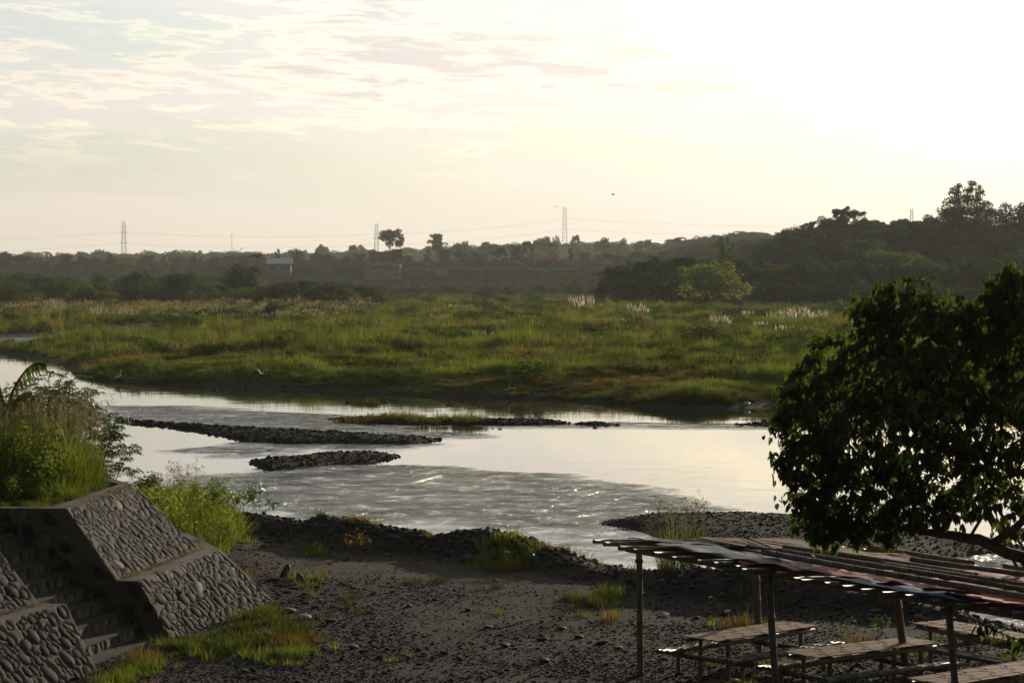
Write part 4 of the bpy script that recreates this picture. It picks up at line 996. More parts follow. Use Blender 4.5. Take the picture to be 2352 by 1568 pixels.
def pylon(px, top, base, d, w, label, arms):
    p = Dp(px, base, d); Ht = (base - top) / F * d; s = 1.0; hw = w / F * d / 2
    t = empty('pylon', p); tag(t, label, 'pylon', 'lattice pylons of the power line')
    mb = MB(); r = .15; n = 9
    def wd(f): return hw * (1.0 - .42 * f)
    lv = [i / n for i in range(n + 1)]
    for sx in (-1, 1):
        for sy in (-1, 1):
            mb.tube([(sx * wd(f), sy * wd(f), f * Ht) for f in lv], r, 4)
    mb.obj('leg_frame', M_STEEL, t)
    mb = MB()
    for a, b in zip(lv[:-1], lv[1:]):
        wa, wb, za, zb = wd(a), wd(b), a * Ht, b * Ht
        for sy in (-1, 1):
            mb.tube([(-wa, sy * wa, za), (wb, sy * wb, zb)], .08, 3); mb.tube([(wa, sy * wa, za), (-wb, sy * wb, zb)], .08, 3)
            mb.tube([(-wb, sy * wb, zb), (wb, sy * wb, zb)], .09, 3)
    mb.obj('bracing', M_STEEL, t)['kind'] = 'stuff'
    mb = MB()
    mb.tube([(-wd(1), 0, Ht), (-wd(1) * .55, 0, Ht + hw * .7), (wd(1) * .55, 0, Ht + hw * .7), (wd(1), 0, Ht)], .2, 4)
    for f in arms:
        mb.tube([(-wd(f) - hw * 1.1, 0, f * Ht), (wd(f) + hw * 1.1, 0, f * Ht)], .16, 4)
    mb.obj('crossarm', M_STEEL, t)
pylon(285, 512, 596, 2700, 11, 'lattice pylon at the left, standing on the hazy skyline', (.72, .45))
pylon(865, 517, 585, 2650, 10, 'smaller lattice pylon just left of the tall open tree', (.55,))
pylon(1297, 480, 562, 2550, 11, 'tallest lattice pylon, right of the middle', ())
pylon(2093, 482, 560, 2500, 9, 'faint pylon top showing above the right hill crest', ())
def wire(pts, label, r=.075):
    P = []
    for (a, b, sag) in pts:
        for i in range(13):
            f = i / 12
            if i == 0 and P: continue
            q = Dp(a[0] + (b[0] - a[0]) * f, a[1] + (b[1] - a[1]) * f + sag * 4 * f * (1 - f), 2620); P.append(q)
    mb = MB(); mb.tube(P, r, 3, cap=False); tag(mb.obj('power_line', M_STEEL), label, 'cable', 'power line wires')
wire([((-60, 553), (285, 533), 2), ((285, 533), (865, 538), 9), ((865, 538), (1297, 502), 8), ((1297, 502), (1800, 520), 4)], 'upper power line wire strung between the pylons')
wire([((-60, 580), (285, 559), 2), ((285, 559), (865, 562), 9), ((865, 562), (1297, 527), 8), ((1297, 527), (1800, 541), 4)], 'lower power line wire strung between the pylons')
def mast(px, top, base, d, r, label, name='radio_mast', cat='mast', arm=False):
    p = Dp(px, base, d); h = (base - top) / F * d; t = empty(name, p); tag(t, label, cat)
    mb = MB(); mb.tube([(0, 0, -4), (0, 0, h)], [r, r * .6], 6); mb.obj('pole', M_STEEL, t)
    mb = MB()
    if arm: mb.box((0, 0, h * .93), (2.2, .15, .2))
    else: mb.tube([(0, 0, h * .98), (0, 0, h * 1.04)], r * 1.6, 6)
    mb.obj('crossarm' if arm else 'antenna', M_STEEL, t)
mast(533, 540, 585, 2200, .22, 'thin radio mast on the skyline between the left and middle pylons')
for px, top, lb in ((483, 574, 'utility pole on the terrace skyline left of the radio mast'), (555, 570, 'utility pole on the terrace skyline right of the radio mast'), (676, 569, 'utility pole above the blue roofed house'), (1249, 563, 'utility pole above the trees left of the red roofed house')):
    mast(px, top, 592, 1620, .14, lb, 'utility_pole', 'utility pole', True)

# ---------------------------------------------------------------- birds
M_EGRET = plain('white_feathers', (.75, .74, .70), .8, .1, 5)
M_BIRD = plain('dark_feathers', (.03, .03, .03), .8, .2, 5)
M_BEAK = plain('yellow_beak', (.5, .35, .08), .6, .1, 5)
def ellips(mb, c, r, n=8, m=6, M=None):
    c = Vector(c); vs = []; fs = []
    vs.append(Vector((0, 0, 1)))
    for i in range(1, m):
        for k in range(n):
            a, b = PI * i / m, 2 * PI * k / n; vs.append(Vector((math.sin(a) * math.cos(b), math.sin(a) * math.sin(b), math.cos(a))))
    vs.append(Vector((0, 0, -1)))
    vs = [Vector((v.x * r[0], v.y * r[1], v.z * r[2])) for v in vs]
    if M: vs = [M @ v for v in vs]
    for k in range(n): fs.append((0, 1 + k, 1 + (k + 1) % n))
    for i in range(m - 2):
        for k in range(n): fs.append((1 + i * n + k, 1 + (i + 1) * n + k, 1 + (i + 1) * n + (k + 1) % n, 1 + i * n + (k + 1) % n))
    e = len(vs) - 1
    for k in range(n): fs.append((e, 1 + (m - 2) * n + (k + 1) % n, 1 + (m - 2) * n + k))
    mb.add([v + c for v in vs], fs)
def egret(px, py, z, label, face=1, mat=None):
    x, y = Wp(px, py, z); t = empty('egret', (x, y, z - .05)); tag(t, label, 'bird'); t.scale = (1.15,) * 3
    mb = MB()                                    # body and S-shaped neck 
    P = [(-.30, 0, .36), (-.22, 0, .40), (-.08, 0, .46), (.06, 0, .52), (.14, 0, .60), (.10, 0, .72), (.15, 0, .84), (.13, 0, .92), (.20, 0, .95)]
    mb.tube([(a * face, b, c) for a, b, c in P], [.01, .06, .11, .10, .05, .028, .022, .034, .02], 8); mb.obj('body', mat or M_EGRET, t, smooth=True)
    mb = MB(); mb.tube([(.19 * face, 0, .95), (.34 * face, 0, .93)], [.015, .003], 5); mb.obj('beak', M_BEAK, t)
    for sy in (-.03, .03):
        mb = MB(); mb.tube([(0, sy, .42), (.02 * face, sy, .22), (-.01 * face, sy, .0), (.07 * face, sy, .0)], [.014, .008, .008, .006], 5); mb.obj('leg', M_BIRD, t)
egret(272, 879, .05, 'white egret standing at the waterline below the left tip of the flood plain')
egret(1165, 912, .1, 'grey egret standing upright behind the rocks in mid river', 1, plain('grey_feathers', (.35, .35, .34), .8, .1, 5))
def flying(pos, s, label, mat, rz, flap, cat='bird'):
    t = empty('flying_bird', pos, rz); tag(t, label, cat); t.scale = (s,) * 3
    mb = MB(); mb.tube([(-.30, 0, 0), (-.12, 0, 0), (.1, 0, .01), (.24, 0, .03), (.34, 0, .03)], [.03, .07, .08, .045, .005], 8); mb.obj('body', mat, t, smooth=True)
    for sy in (-1, 1):
        mb = MB(); a = [Vector((.10, .04 * sy, .02)), Vector((.14, .32 * sy, .02 + .30 * flap)), Vector((-.02, .72 * sy, .02 + .34 * flap))]; b = [Vector((-.14, .04 * sy, .0)), Vector((-.10, .32 * sy, .30 * flap)), Vector((-.10, .70 * sy, .33 * flap))]
        th = Vector((0, 0, -.012)); mb.add(a + b + [q + th for q in a + b], [(0, 1, 4, 3), (1, 2, 5, 4), (6, 9, 10, 7), (7, 10, 11, 8), (0, 6, 7, 1), (1, 7, 8, 2), (2, 8, 11, 5), (5, 11, 10, 4), (4, 10, 9, 3)]); mb.obj('wing', mat, t)
flying(Dp(600, 858, 175), .75, 'white egret flying low over the left part of the flood plain with raised wings', M_EGRET, 1.2, 1.3)
flying(Dp(1408, 448, 140), .28, 'dark bird flying in the sky right of the tallest pylon', M_BIRD, .6, .9)
flying(Dp(1279, 475, 150), .30, 'dark bird gliding just left of the top of the tallest pylon', M_BIRD, -1.3, .2)
flying(Dp(975, 300, 200), .28, 'tiny dark bird high in the sky near the middle', M_BIRD, 1.7, .5)
flying(Dp(188, 101, 200), .2, 'tiny dark bird high in the upper left sky', M_BIRD, 1.5, .4)

# ---------------------------------------------------------------- stones
def stone_mat(name, c1, c2, rough=.55, spec=.35):
    m, T = newmat(name)
    oi = T.n('ShaderNodeObjectInfo'); co = T.n('ShaderNodeTexCoord').outputs['Object']
    n = T.n('ShaderNodeTexNoise', {'Vector': co, 'Scale': 2.2, 'Detail': 6.0, 'Roughness': .65}).outputs[0]
    c = T.mix(oi.outputs['Random'], c1, c2); c = T.mix(T.ramp(n, .45, .75), c, tuple(q * .55 for q in c1))
    w = T.ramp(oi.outputs['Random'], .93, .99); c = T.mix(w, c, (.22, .20, .18))
    bp = T.n('ShaderNodeBump', {'Height': n, 'Strength': .35, 'Distance': .02})
    b = T.n('ShaderNodeBsdfPrincipled', {'Base Color': c, 'Roughness': rough, 'Specular IOR Level': spec, 'Normal': bp.outputs[0]})
    T.n('ShaderNodeOutputMaterial', {0: b.outputs[0]}); return m
M_STONE = stone_mat('river_stone', (.060, .062, .064), (.120, .108, .094), .75, .08)
M_WET = stone_mat('wet_river_stone', (.018, .018, .018), (.044, .040, .034), .8, .05)
M_PEB = stone_mat('gravel_stone', (.026, .024, .023), (.078, .066, .054), .85, .06)
def pebble(name, seed, mat, n=7, m=5, flat=.55, rough=.10):
    r = random.Random(seed); mb = MB(); ellips(mb, (0, 0, 0), (.5, .5 * r.uniform(.6, .85), .5 * flat), n, m)
    v = []
    for p in mb.v:
        q = Vector(p); k = 1 + rough * 2 * (mnoise.noise(q * 2.6 + Vector((seed * 3.1, 0, 0)))); v.append(tuple(q * k))
    return mesh_np(name, v, mb.f, mat, True)
def build_stones():
    g = np.random.default_rng(77)
    # gravel of the lot: nearest the camera the stones are single pieces of geometry
    PV = [pebble('pebble', i, M_PEB, 6, 4, .5, .16) for i in range(7)]
    n = 95000
    t = g.random(n); y = 1 / (1 / 37.5 + t * (1 / 69.5 - 1 / 37.5)); u = g.uniform(-.235, .235, n); x = u * y
    k = (sdf(x, y, LOT) > -.3) & (sdf(x, y, PLATEAU) < -.2); x, y = x[k], y[k]
    trackp = PP([(430, 1215), (640, 1225), (800, 1262), (1100, 1290), (1500, 1330), (1500, 1345), (1000, 1330), (700, 1310), (560, 1275)], 1.0)
    ont = sdf(x, y, trackp) > 0; k = ~ont | (g.random(len(x)) < .35); x, y = x[k], y[k]
    k = g.random(len(x)) < .22 + 1.1 * sstep((vnoise(x, y, 4.5, 91) * .6 + vnoise(x, y, 1.6, 92) * .4 - .28) / .4); x, y = x[k], y[k]
    z = height(x, y); s = .026 + .050 * g.random(len(x)) ** 2.6; big = g.random(len(x)) < .035; s[big] *= 2.1
    S = np.stack([s * g.uniform(1.0, 1.7, len(x)), s, s * g.uniform(.45, .85, len(x))], 1)
    rot = np.stack([g.normal(size=len(x)) * .3, g.normal(size=len(x)) * .3, g.random(len(x)) * 6.3], 1)
    scatter('lot_gravel', np.stack([x, y, z + s * .12], 1), S, rot, g.integers(0, 7, len(x)), PV, 'dark river gravel strewn over the open lot and its ridge')
    # cobbles of the bars
    CV = [pebble('cobble', 20 + i, M_WET, 7, 5, .62, .16) for i in range(6)]
    X = []; Y = []
    for i, (poly, hm) in enumerate(BARS):
        P = np.array(poly); area = abs(np.sum(P[:, 0] * np.roll(P[:, 1], -1) - P[:, 1] * np.roll(P[:, 0], -1))) / 2
        dens = {6: 30}.get(i, 18); q = pts_poly(min(24000, int(area * dens)), [(a, b) for a, b in poly], 100 + i); X.append(q[:, 0]); Y.append(q[:, 1])
        # ragged fringe in the shallows
        m = len(poly)
        for j in range(m):
            a = Vector(poly[j]); b = Vector(poly[(j + 1) % m]); L = (b - a).length; kk = int(L * 3.2)
            tt = g.random(kk); X.append(a.x + (b.x - a.x) * tt + g.normal(size=kk) * .35); Y.append(a.y + (b.y - a.y) * tt + g.normal(size=kk) * .9)
    for pts, kk in (([(1000, 928), (1100, 932), (1200, 930), (1270, 926)], 360), ([(1560, 977), (1700, 975)], 22), ([(560, 958), (620, 962), (700, 965)], 36), ([(440, 891), (500, 895)], 16), ([(1220, 950), (1330, 962)], 14), ([(490, 1050), (590, 1062)], 60),
                    ([(150, 862), (180, 866)], 20), ([(1250, 926), (1500, 940), (1750, 945)], 90), ([(1480, 1168), (1620, 1178)], 14), ([(300, 880), (700, 897), (1100, 914)], 160), ([(1280, 920), (1800, 934)], 260), ([(-100, 815), (130, 834)], 90)):
        for (p0, p1) in zip(pts[:-1], pts[1:]):
            c = kk // max(1, len(pts) - 1); tt = g.random(c); a = Wp(*p0); b = Wp(*p1); sp = 2.6 if kk == 360 else 1.2
            X.append(a[0] + (b[0] - a[0]) * tt + g.normal(size=c) * .4); Y.append(a[1] + (b[1] - a[1]) * tt + g.normal(size=c) * sp)
    X = np.concatenate(X); Y = np.concatenate(Y); z = np.maximum(height(X, Y), -.06)
    n = len(X); s = .075 + .11 * g.random(n) ** 2.2; s = np.where(Y < 82, s * .62, s); s[g.random(n) < .02] *= 2.0
    far = Y > 130; s = np.where(far, s * 1.25, s)
    scatter('bar_cobbles', np.stack([X, Y, z + s * .1], 1), np.stack([s * g.uniform(.9, 1.5, n), s, s * g.uniform(.7, 1.1, n)], 1), np.stack([g.normal(size=n) * .3, g.normal(size=n) * .3, g.random(n) * 6.3], 1), g.integers(0, 6, n), CV,
            'dark cobbles covering the gravel bars and lying in the shallows')
    # rubble pushed up along the ridge
    n = 2600; t = g.random(n) * (len(CREST) - 1); i0 = np.clip(t.astype(int), 1, len(CREST) - 4); f = t - np.floor(t); C_ = np.array(CREST)
    x = C_[i0, 0] + (C_[i0 + 1, 0] - C_[i0, 0]) * f + g.normal(size=n) * .35; y = C_[i0, 1] + (C_[i0 + 1, 1] - C_[i0, 1]) * f + g.normal(size=n) * .75 - .3
    k = (x > -9) & (x < 13); x, y = x[k], y[k]; n = len(x); s = .06 + .13 * g.random(n) ** 2.5
    scatter('ridge_rubble', np.stack([x, y, height(x, y) + s * .12], 1), np.stack([s * g.uniform(1, 1.5, n), s, s * g.uniform(.6, 1, n)], 1), np.stack([g.normal(size=n) * .4, g.normal(size=n) * .4, g.random(n) * 6.3], 1), g.integers(0, 6, n),
            [pebble('rubble', 70 + i, M_STONE, 8, 5, .65, .16) for i in range(6)], 'grey rubble heaped along the gravel ridge')
    # boulders one can count
    BV = [pebble('boulder', 40 + i, M_STONE, 9, 6, .66, .12) for i in range(6)]
    B = [(728, 1182, .5), (705, 1192, .42), (750, 1195, .34), (790, 1206, .36), (812, 1192, .30), (855, 1198, .42), (868, 1212, .40), (845, 1204, .3), (890, 1214, .34), (935, 1208, .34), (920, 1212, .30), (985, 1226, .46),
         (1038, 1243, .55), (1060, 1226, .34), (1195, 1218, .46), (1105, 1212, .26), (1075, 1290, .50), (1020, 1228, .26), (890, 1238, .36), (900, 1252, .44), (1335, 1277, .42), (1365, 1292, .3), (760, 1260, .30), (690, 1215, .32), (630, 1225, .34),
         (605, 1238, .22), (820, 1216, .26), (960, 1240, .22), (1150, 1242, .24), (1450, 1338, .28), (1520, 1340, .22)]
    for i, (px, py, s) in enumerate(B):
        t = .45 if py < 1230 else .5
        z = 1.0
        for _ in range(8):
            x, y = Wp(px, py, z); z = .5 * z + .5 * hz(x, y)
        lb = {0: 'largest boulder on the ridge right of the dried grass tuft', 14: 'single rounded boulder on top of the ridge before it slopes down to the right', 12: 'big pale boulder set into the front of the ridge near its middle', 16: 'flat pale stone lying on the lot above the green weeds', 11: 'round dark boulder in the dip of the ridge',
              20: 'boulder low on the right slope of the ridge'}.get(i, 'rounded grey boulder half buried in the gravel ridge')
        o = link('boulder', BV[i % 6], None, (x, y, z + s * .12), (random.uniform(-.2, .2), random.uniform(-.2, .2), random.uniform(0, 6.3)), (s, s * .9, s * .8)); tag(o, lb, 'boulder', 'boulders on the gravel ridge')
    C = [(655, 1325, .46, 'upright'), (632, 1332, .36, 'flat'), (690, 1340, .40, 'upright'), (675, 1352, .34, 'flat'), (640, 1345, .30, ''), (660, 1360, .28, ''), (705, 1365, .30, ''), (665, 1405, .55, ''), (700, 1420, .55, ''), (725, 1395, .34, ''), (735, 1380, .26, ''), (700, 1385, .3, ''), (650, 1385, .3, ''), (760, 1428, .4, ''),
         (1290, 1445, .40, ''), (1245, 1470, .36, ''), (1250, 1520, .46, ''), (1330, 1465, .42, ''), (1120, 1442, .34, ''), (1160, 1485, .46, ''), (880, 1510, .34, ''), (812, 1488, .40, ''), (1075, 1402, .34, ''), (940, 1392, .34, ''), (850, 1408, .3, ''), (1420, 1490, .36, ''), (1382, 1478, .4, ''),
         (1530, 1365, .26, ''), (1600, 1420, .36, ''), (1690, 1400, .3, ''), (1720, 1330, .34, ''), (1830, 1390, .42, ''), (1930, 1400, .36, ''), (2010, 1395, .42, ''), (2110, 1420, .5, ''), (1985, 1510, .5, ''), (1600, 1345, .3, ''), (1900, 1365, .34, ''), (2085, 1385, .5, ''), (2180, 1420, .42, ''), (1960, 1430, .3, ''), (2235, 1440, .4, '')]
    for i, (px, py, s, kind) in enumerate(C):
        z = 1.0
        for _ in range(6):
            x, y = Wp(px, py, z); z = .5 * z + .5 * hz(x, y)
        up = kind == 'upright'
        lb = {0: 'upright grey boulder at the foot of the stone clad slope', 2: 'second upright boulder right of the slope foot', 7: 'broad flat rock lying below the boulder pile', 8: 'long flat rock at the right end of the flat rocks', 35: 'large rounded stone on the ground between the two bamboo tables'}.get(i, 'grey stone lying on the gravel lot')
        o = link('boulder', BV[(i * 5 + 2) % 6], None, (x, y, z + s * (.25 if up else .08)), (random.uniform(-.2, .2), 1.1 if up else random.uniform(-.15, .15), random.uniform(0, 6.3)), (s * (1.0 if i < 9 else .72), s * (.75 if i < 9 else .56), s * (.6 if up else .30))); tag(o, lb, 'boulder', 'loose stones on the gravel lot')
build_stones()

# ---------------------------------------------------------------- masonry: stone clad flanks and the stair between them
def mortar_mat():
    m, T = newmat('mortar')
    co = T.n('ShaderNodeNewGeometry').outputs['Position']
    n = T.n('ShaderNodeTexNoise', {'Vector': co, 'Scale': 1.4, 'Detail': 8.0, 'Roughness': .7}).outputs[0]
    n2 = T.n('ShaderNodeTexNoise', {'Vector': co, 'Scale': 22.0, 'Detail': 4.0}).outputs[0]
    n3 = T.n('ShaderNodeTexNoise', {'Vector': T.n('ShaderNodeMapping', {0: co, 3: (2.5, 1.2, .5)}).outputs[0], 'Scale': 1.0, 'Detail': 5.0}).outputs[0]
    c = T.mix(T.ramp(n, .3, .7), (.150, .124, .100), (.085, .067, .051)); c = T.mix(T.m('MULTIPLY', T.ramp(n3, .5, .72), .7), c, (.12, .070, .042)); c = T.mix(T.m('MULTIPLY', n2, .35), c, (.09, .085, .08))
    bp = T.n('ShaderNodeBump', {'Height': n2, 'Strength': .5, 'Distance': .02})
    b = T.n('ShaderNodeBsdfPrincipled', {'Base Color': c, 'Roughness': .9, 'Specular IOR Level': .06, 'Normal': bp.outputs[0]})
    T.n('ShaderNodeOutputMaterial', {0: b.outputs[0]}); return m
M_MORTAR = mortar_mat()
M_CLAD = stone_mat('embedded_stone', (.022, .026, .030), (.075, .068, .060), .75, .03)
M_STEP = plain('shaded_step_concrete', (.060, .058, .048), .95, .5, 2.2, .4, 18, col2=(.030, .032, .022))  # shade of the stairwell put into the tread colour, darker than the ledge concrete
DOMES = []
for i in range(5):
    r = random.Random(i); mb = MB(); vs = [Vector((0, 0, .34))]
    for ri, (rad, zz) in enumerate(((.45, .28), (.82, .10), (1.0, -.2))):
        for k in range(9):
            a = 2 * PI * k / 9; q = rad * (1 + .12 * mnoise.noise(Vector((math.cos(a) * 1.3, math.sin(a) * 1.3, i * 5.0)))); vs.append(Vector((q * math.cos(a), q * math.sin(a), zz)))
    fs = [(0, 1 + k, 1 + (k + 1) % 9) for k in range(9)]
    for ri in range(2):
        b0 = 1 + ri * 9; fs += [(b0 + k, b0 + 9 + k, b0 + 9 + (k + 1) % 9, b0 + (k + 1) % 9) for k in range(9)]
    DOMES.append(mesh_np('stone', vs, fs, M_CLAD, True))
def clad_face(parent, Q, nu, nv, ra, rb, seed, tilt=.5, name='face', margin=(.9, .9), hole=None, jit=.28, bare=0.0):
    """face from corners Q = (bottom-left, bottom-right, top-right, top-left): a mortar skin with raised joints and one stone per hollow"""
    r = random.Random(seed); Q = [Vector(q) for q in Q]
    def at(u, v): return (Q[0].lerp(Q[1], u)).lerp(Q[3].lerp(Q[2], u), v)
    LU = ((Q[1] - Q[0]).length + (Q[2] - Q[3]).length) / 2; LV = ((Q[3] - Q[0]).length + (Q[2] - Q[1]).length) / 2
    nrm = (Q[1] - Q[0]).cross(Q[3] - Q[0]).normalized()
    st = []
    for j in range(nv):
        for i in range(nu):
            u = (i + .5 + (.25 if j % 2 else -.25) + r.uniform(-jit, jit)) / nu; v = (j + .5 + r.uniform(-jit, jit)) / nv
            if r.random() < bare: continue
            k_ = r.uniform(.62, 1.22); a = ra * k_ * r.uniform(.8, 1.12); b = rb * k_ * r.uniform(.85, 1.15)
            if u * LU < a * margin[0] or (1 - u) * LU < a * margin[0] or v * LV < b * margin[1] or (1 - v) * LV < b * margin[1]: continue
            th = tilt + r.uniform(-.8, .8)
            if any(((u - s[0]) * LU / (a + s[2])) ** 2 + ((v - s[1]) * LV / (b + s[3])) ** 2 < .62 for s in st): continue
            st.append((u, v, a, b, th))
    for _ in range(int(LU * LV * 60) if nv > 1 and not bare else 0):
        u, v = r.random(), r.random(); k_ = r.uniform(.38, .75); a = ra * k_; b = rb * k_ * r.uniform(.9, 1.2)
        if u * LU < a or (1 - u) * LU < a or v * LV < b or (1 - v) * LV < b: continue
        if any(((u - s[0]) * LU / (a + s[2])) ** 2 + ((v - s[1]) * LV / (b + s[3])) ** 2 < .72 for s in st): continue
        st.append((u, v, a, b, tilt + r.uniform(-.9, .9)))
    ns = max(8, int(LU / .045)); nt = max(5, int(LV / .035)); ns = min(ns, 150); nt = min(nt, 60)
    U, V = np.meshgrid(np.linspace(0, 1, ns), np.linspace(0, 1, nt), indexing='ij')
    Hh = fbm(U * LU, V * LV, .3, seed, 3) * .012
    edge = np.minimum(np.minimum(U * LU, (1 - U) * LU), np.minimum(V * LV, (1 - V) * LV))
    hol = np.zeros_like(U)
    for (u, v, a, b, th) in st:
        dx = (U - u) * LU; dy = (V - v) * LV; c, s = math.cos(th), math.sin(th)
        e = np.hypot((dx * c + dy * s) / (a * 1.10), (-dx * s + dy * c) / (b * 1.16)); hol = np.maximum(hol, 1 - sstep((e - .85) / .35))
    if hole: hol = np.where(np.hypot((U - hole[0]) * LU / .16, (V - hole[1]) * LV / .13) < 1, 4.5, hol)
    Hh = Hh + fbm(U * LU, V * LV, .11, seed + 5, 2) * .005 - hol * .05 + .014
    Hh = Hh * sstep(edge / .04) + fbm(U * LU, V * LV, .6, seed + 8, 2) * .016 * sstep(edge / .1)
    P = np.zeros(U.shape + (3,))
    for k in range(3):
        P[..., k] = (Q[0][k] * (1 - U) + Q[1][k] * U) * (1 - V) + (Q[3][k] * (1 - U) + Q[2][k] * U) * V + nrm[k] * Hh
    me = grid_mesh(name, P[..., 0], P[..., 1], P[..., 2], M_MORTAR)
    if LU and (Vector(P[1, 0]) - Vector(P[0, 0])).cross(Vector(P[0, 1]) - Vector(P[0, 0])).dot(nrm) > 0: pass
    link(name, me, parent)
    ex = (Q[1] - Q[0]).normalized(); ey = nrm.cross(ex)
    for k, (u, v, a, b, th) in enumerate(st):
        M = Matrix((ex, ey, nrm)).transposed().to_4x4() @ Matrix.Rotation(th, 4, 'Z') @ Matrix.Rotation(r.uniform(-.10, .10), 4, 'X')
        o = link('stone', DOMES[r.randrange(5)], parent); M.translation = at(u, v) - nrm * .014
        o.matrix_world = M @ Matrix.Diagonal((a, b, min(a, b) * r.uniform(.42, .78), 1))
        o.rotation_mode = 'XYZ'
def quad(parent, name, pts, mat):
    mb = MB(); mb.add(pts, [tuple(range(len(pts)))]); return mb.obj(name, mat, parent)
def build_masonry():
    zt, zl, zg = 3.5, 2.1, .85
    V1, V2 = (-8.91, 47.8), (-8.47, 53.5); U1, U2 = (-7.85, 47.42), (-7.0, 53.2); T1, T2 = (-7.41, 47.36), (-6.47, 53.0); B1, B2 = (-6.70, 47.2), (-5.12, 52.7)
    P = lambda a, z: (a[0], a[1], z)
    t = empty('stone_embankment', (0, 0, 0)); tag(t, 'two tier sloping embankment clad with river stones, far side of the stair', 'embankment')
    clad_face(t, [P(U1, zl), P(U2, zl), P(V2, zt), P(V1, zt)], 14, 9, .215, .112, 3, -.3, 'slope_face')
    clad_face(t, [P(B1, zg), P(B2, zg), P(T2, zl), P(T1, zl)], 13, 7, .225, .115, 4, -.3, 'slope_face', hole=(.27, .62))
    # ledge, coping, end faces
    E1, E2 = (-10.1, 56.6), (-7.65, 56.4)
    mb = MB(); mb.add([P(U1, zl), P(T1, zl), P(T2, zl), P(E2, zl), (-8.6, 56.8, zl), P(U2, zl)], [(0, 1, 2, 5), (5, 2, 3, 4)]); mb.obj('ledge', M_CONC, t)
    cop = MB(); a0 = (-12.6, 48.6); w = .34
    cop.add([(V1[0], V1[1], zt), (V2[0], V2[1], zt), (V2[0] - w, V2[1] + .1, zt + .0), (V1[0] - w, V1[1] + .32, zt), (-10.1, 56.9, zt), (-10.35, 56.5, zt), (-14.5, 48.15, zt), (-14.5, 48.5, zt)], [(0, 1, 2, 3), (1, 4, 5, 2), (0, 3, 7, 6)])
    cop.obj('coping', M_CONC, t)
    quad(t, 'end_face', [P(V2, zt), P(U2, zl), (-8.6, 56.8, zl), (-10.1, 56.9, zt)][::-1], M_MORTAR)
    quad(t, 'end_face', [P(T2, zl), P(B2, .6), (-6.9, 57.6, .6), P(E2, zl)][::-1], M_MORTAR)
    # side wall along the stair, with stones
    clad_face(t, [(-14.5, 48.15, zl), P(U1, zl), P(V1, zt), (-14.5, 48.15, zt)], 14, 4, .17, .12, 5, 1.2, 'side_wall', bare=.3)
    clad_face(t, [(-10.5, 47.75, zg), P(B1, zg), P(T1, zl), (-10.5, 47.75, zl)], 9, 3, .17, .12, 6, 1.3, 'side_wall', bare=.3)
    quad(t, 'side_wall', [(-14.5, 48.15, zg), (-10.5, 47.75, zg), (-10.5, 47.75, zl), (-14.5, 48.15, zl)], M_MORTAR)
    # near flank
    n = empty('stone_flank', (0, 0, 0)); tag(n, 'stone clad flank on the near side of the stair at the bottom left', 'embankment')
    NT_, NB = (-8.22, 44.0), (-7.44, 43.15); e = Vector((-.30, -.954)); L = 5.2
    NTn = (NT_[0] + e.x * L, NT_[1] + e.y * L); NBn = (NB[0] + e.x * L, NB[1] + e.y * L)
    clad_face(n, [P(NBn, zg), P(NB, zg), P(NT_, zl), P(NTn, zl)], 14, 5, .20, .145, 7, -.5, 'slope_face')
    NU = (-8.72, 44.02); NV = (-9.85, 44.3); NUn = (NU[0] + e.x * L, NU[1] + e.y * L); NVn = (NV[0] + e.x * L, NV[1] + e.y * L)
    clad_face(n, [P(NUn, zl), P(NU, zl), P(NV, zt), P(NVn, zt)], 14, 7, .20, .145, 8, -.5, 'slope_face')
    mb = MB(); mb.add([P(NUn, zl), P(NTn, zl), P(NT_, zl), P(NU, zl)], [(0, 1, 2, 3)]); mb.obj('ledge', M_CONC, n)
    quad(n, 'side_wall', [P(NB, zg), (-14.5, 44.9, zg), (-14.5, 44.9, zl), P(NT_, zl)], M_MORTAR)
    quad(n, 'side_wall', [P(NU, zl), (-14.5, 44.9, zl), (-14.5, 44.9, zt), P(NV, zt)], M_MORTAR)
    quad(n, 'top', [P(NV, zt), (-14.5, 44.9, zt), (-16, 38, zt), P(NVn, zt)], M_CONC)
    # stair
    s = empty('stone_stair', (0, 0, 0)); tag(s, 'shaded flight of steps with stone studded risers between the two flanks', 'stair')
    dirw = Vector((-.97, .22))                  # going up
    for i in range(11):
        zt_ = 1.0 + .25 * i; zb = zt_ - .25
        f = Vector((-6.98 - .36 * i, 47.45 + .045 * i)); nr = Vector((f.x - .74, f.y - 3.45))
        if i > 0:
            clad_face(s, [(nr.x, nr.y, zb), (f.x, f.y, zb), (f.x - .02, f.y, zt_), (nr.x - .02, nr.y, zt_)], 8, 1, .17, .088, 30 + i, 1.57 if i % 2 else 1.2, 'riser', margin=(.4, .5), jit=.12)
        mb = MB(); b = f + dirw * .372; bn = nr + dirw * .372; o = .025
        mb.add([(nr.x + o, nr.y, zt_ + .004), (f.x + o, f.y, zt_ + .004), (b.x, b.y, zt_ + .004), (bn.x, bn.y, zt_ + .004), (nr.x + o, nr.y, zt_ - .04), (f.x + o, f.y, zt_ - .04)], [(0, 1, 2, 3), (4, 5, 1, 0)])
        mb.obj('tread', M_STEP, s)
build_masonry()

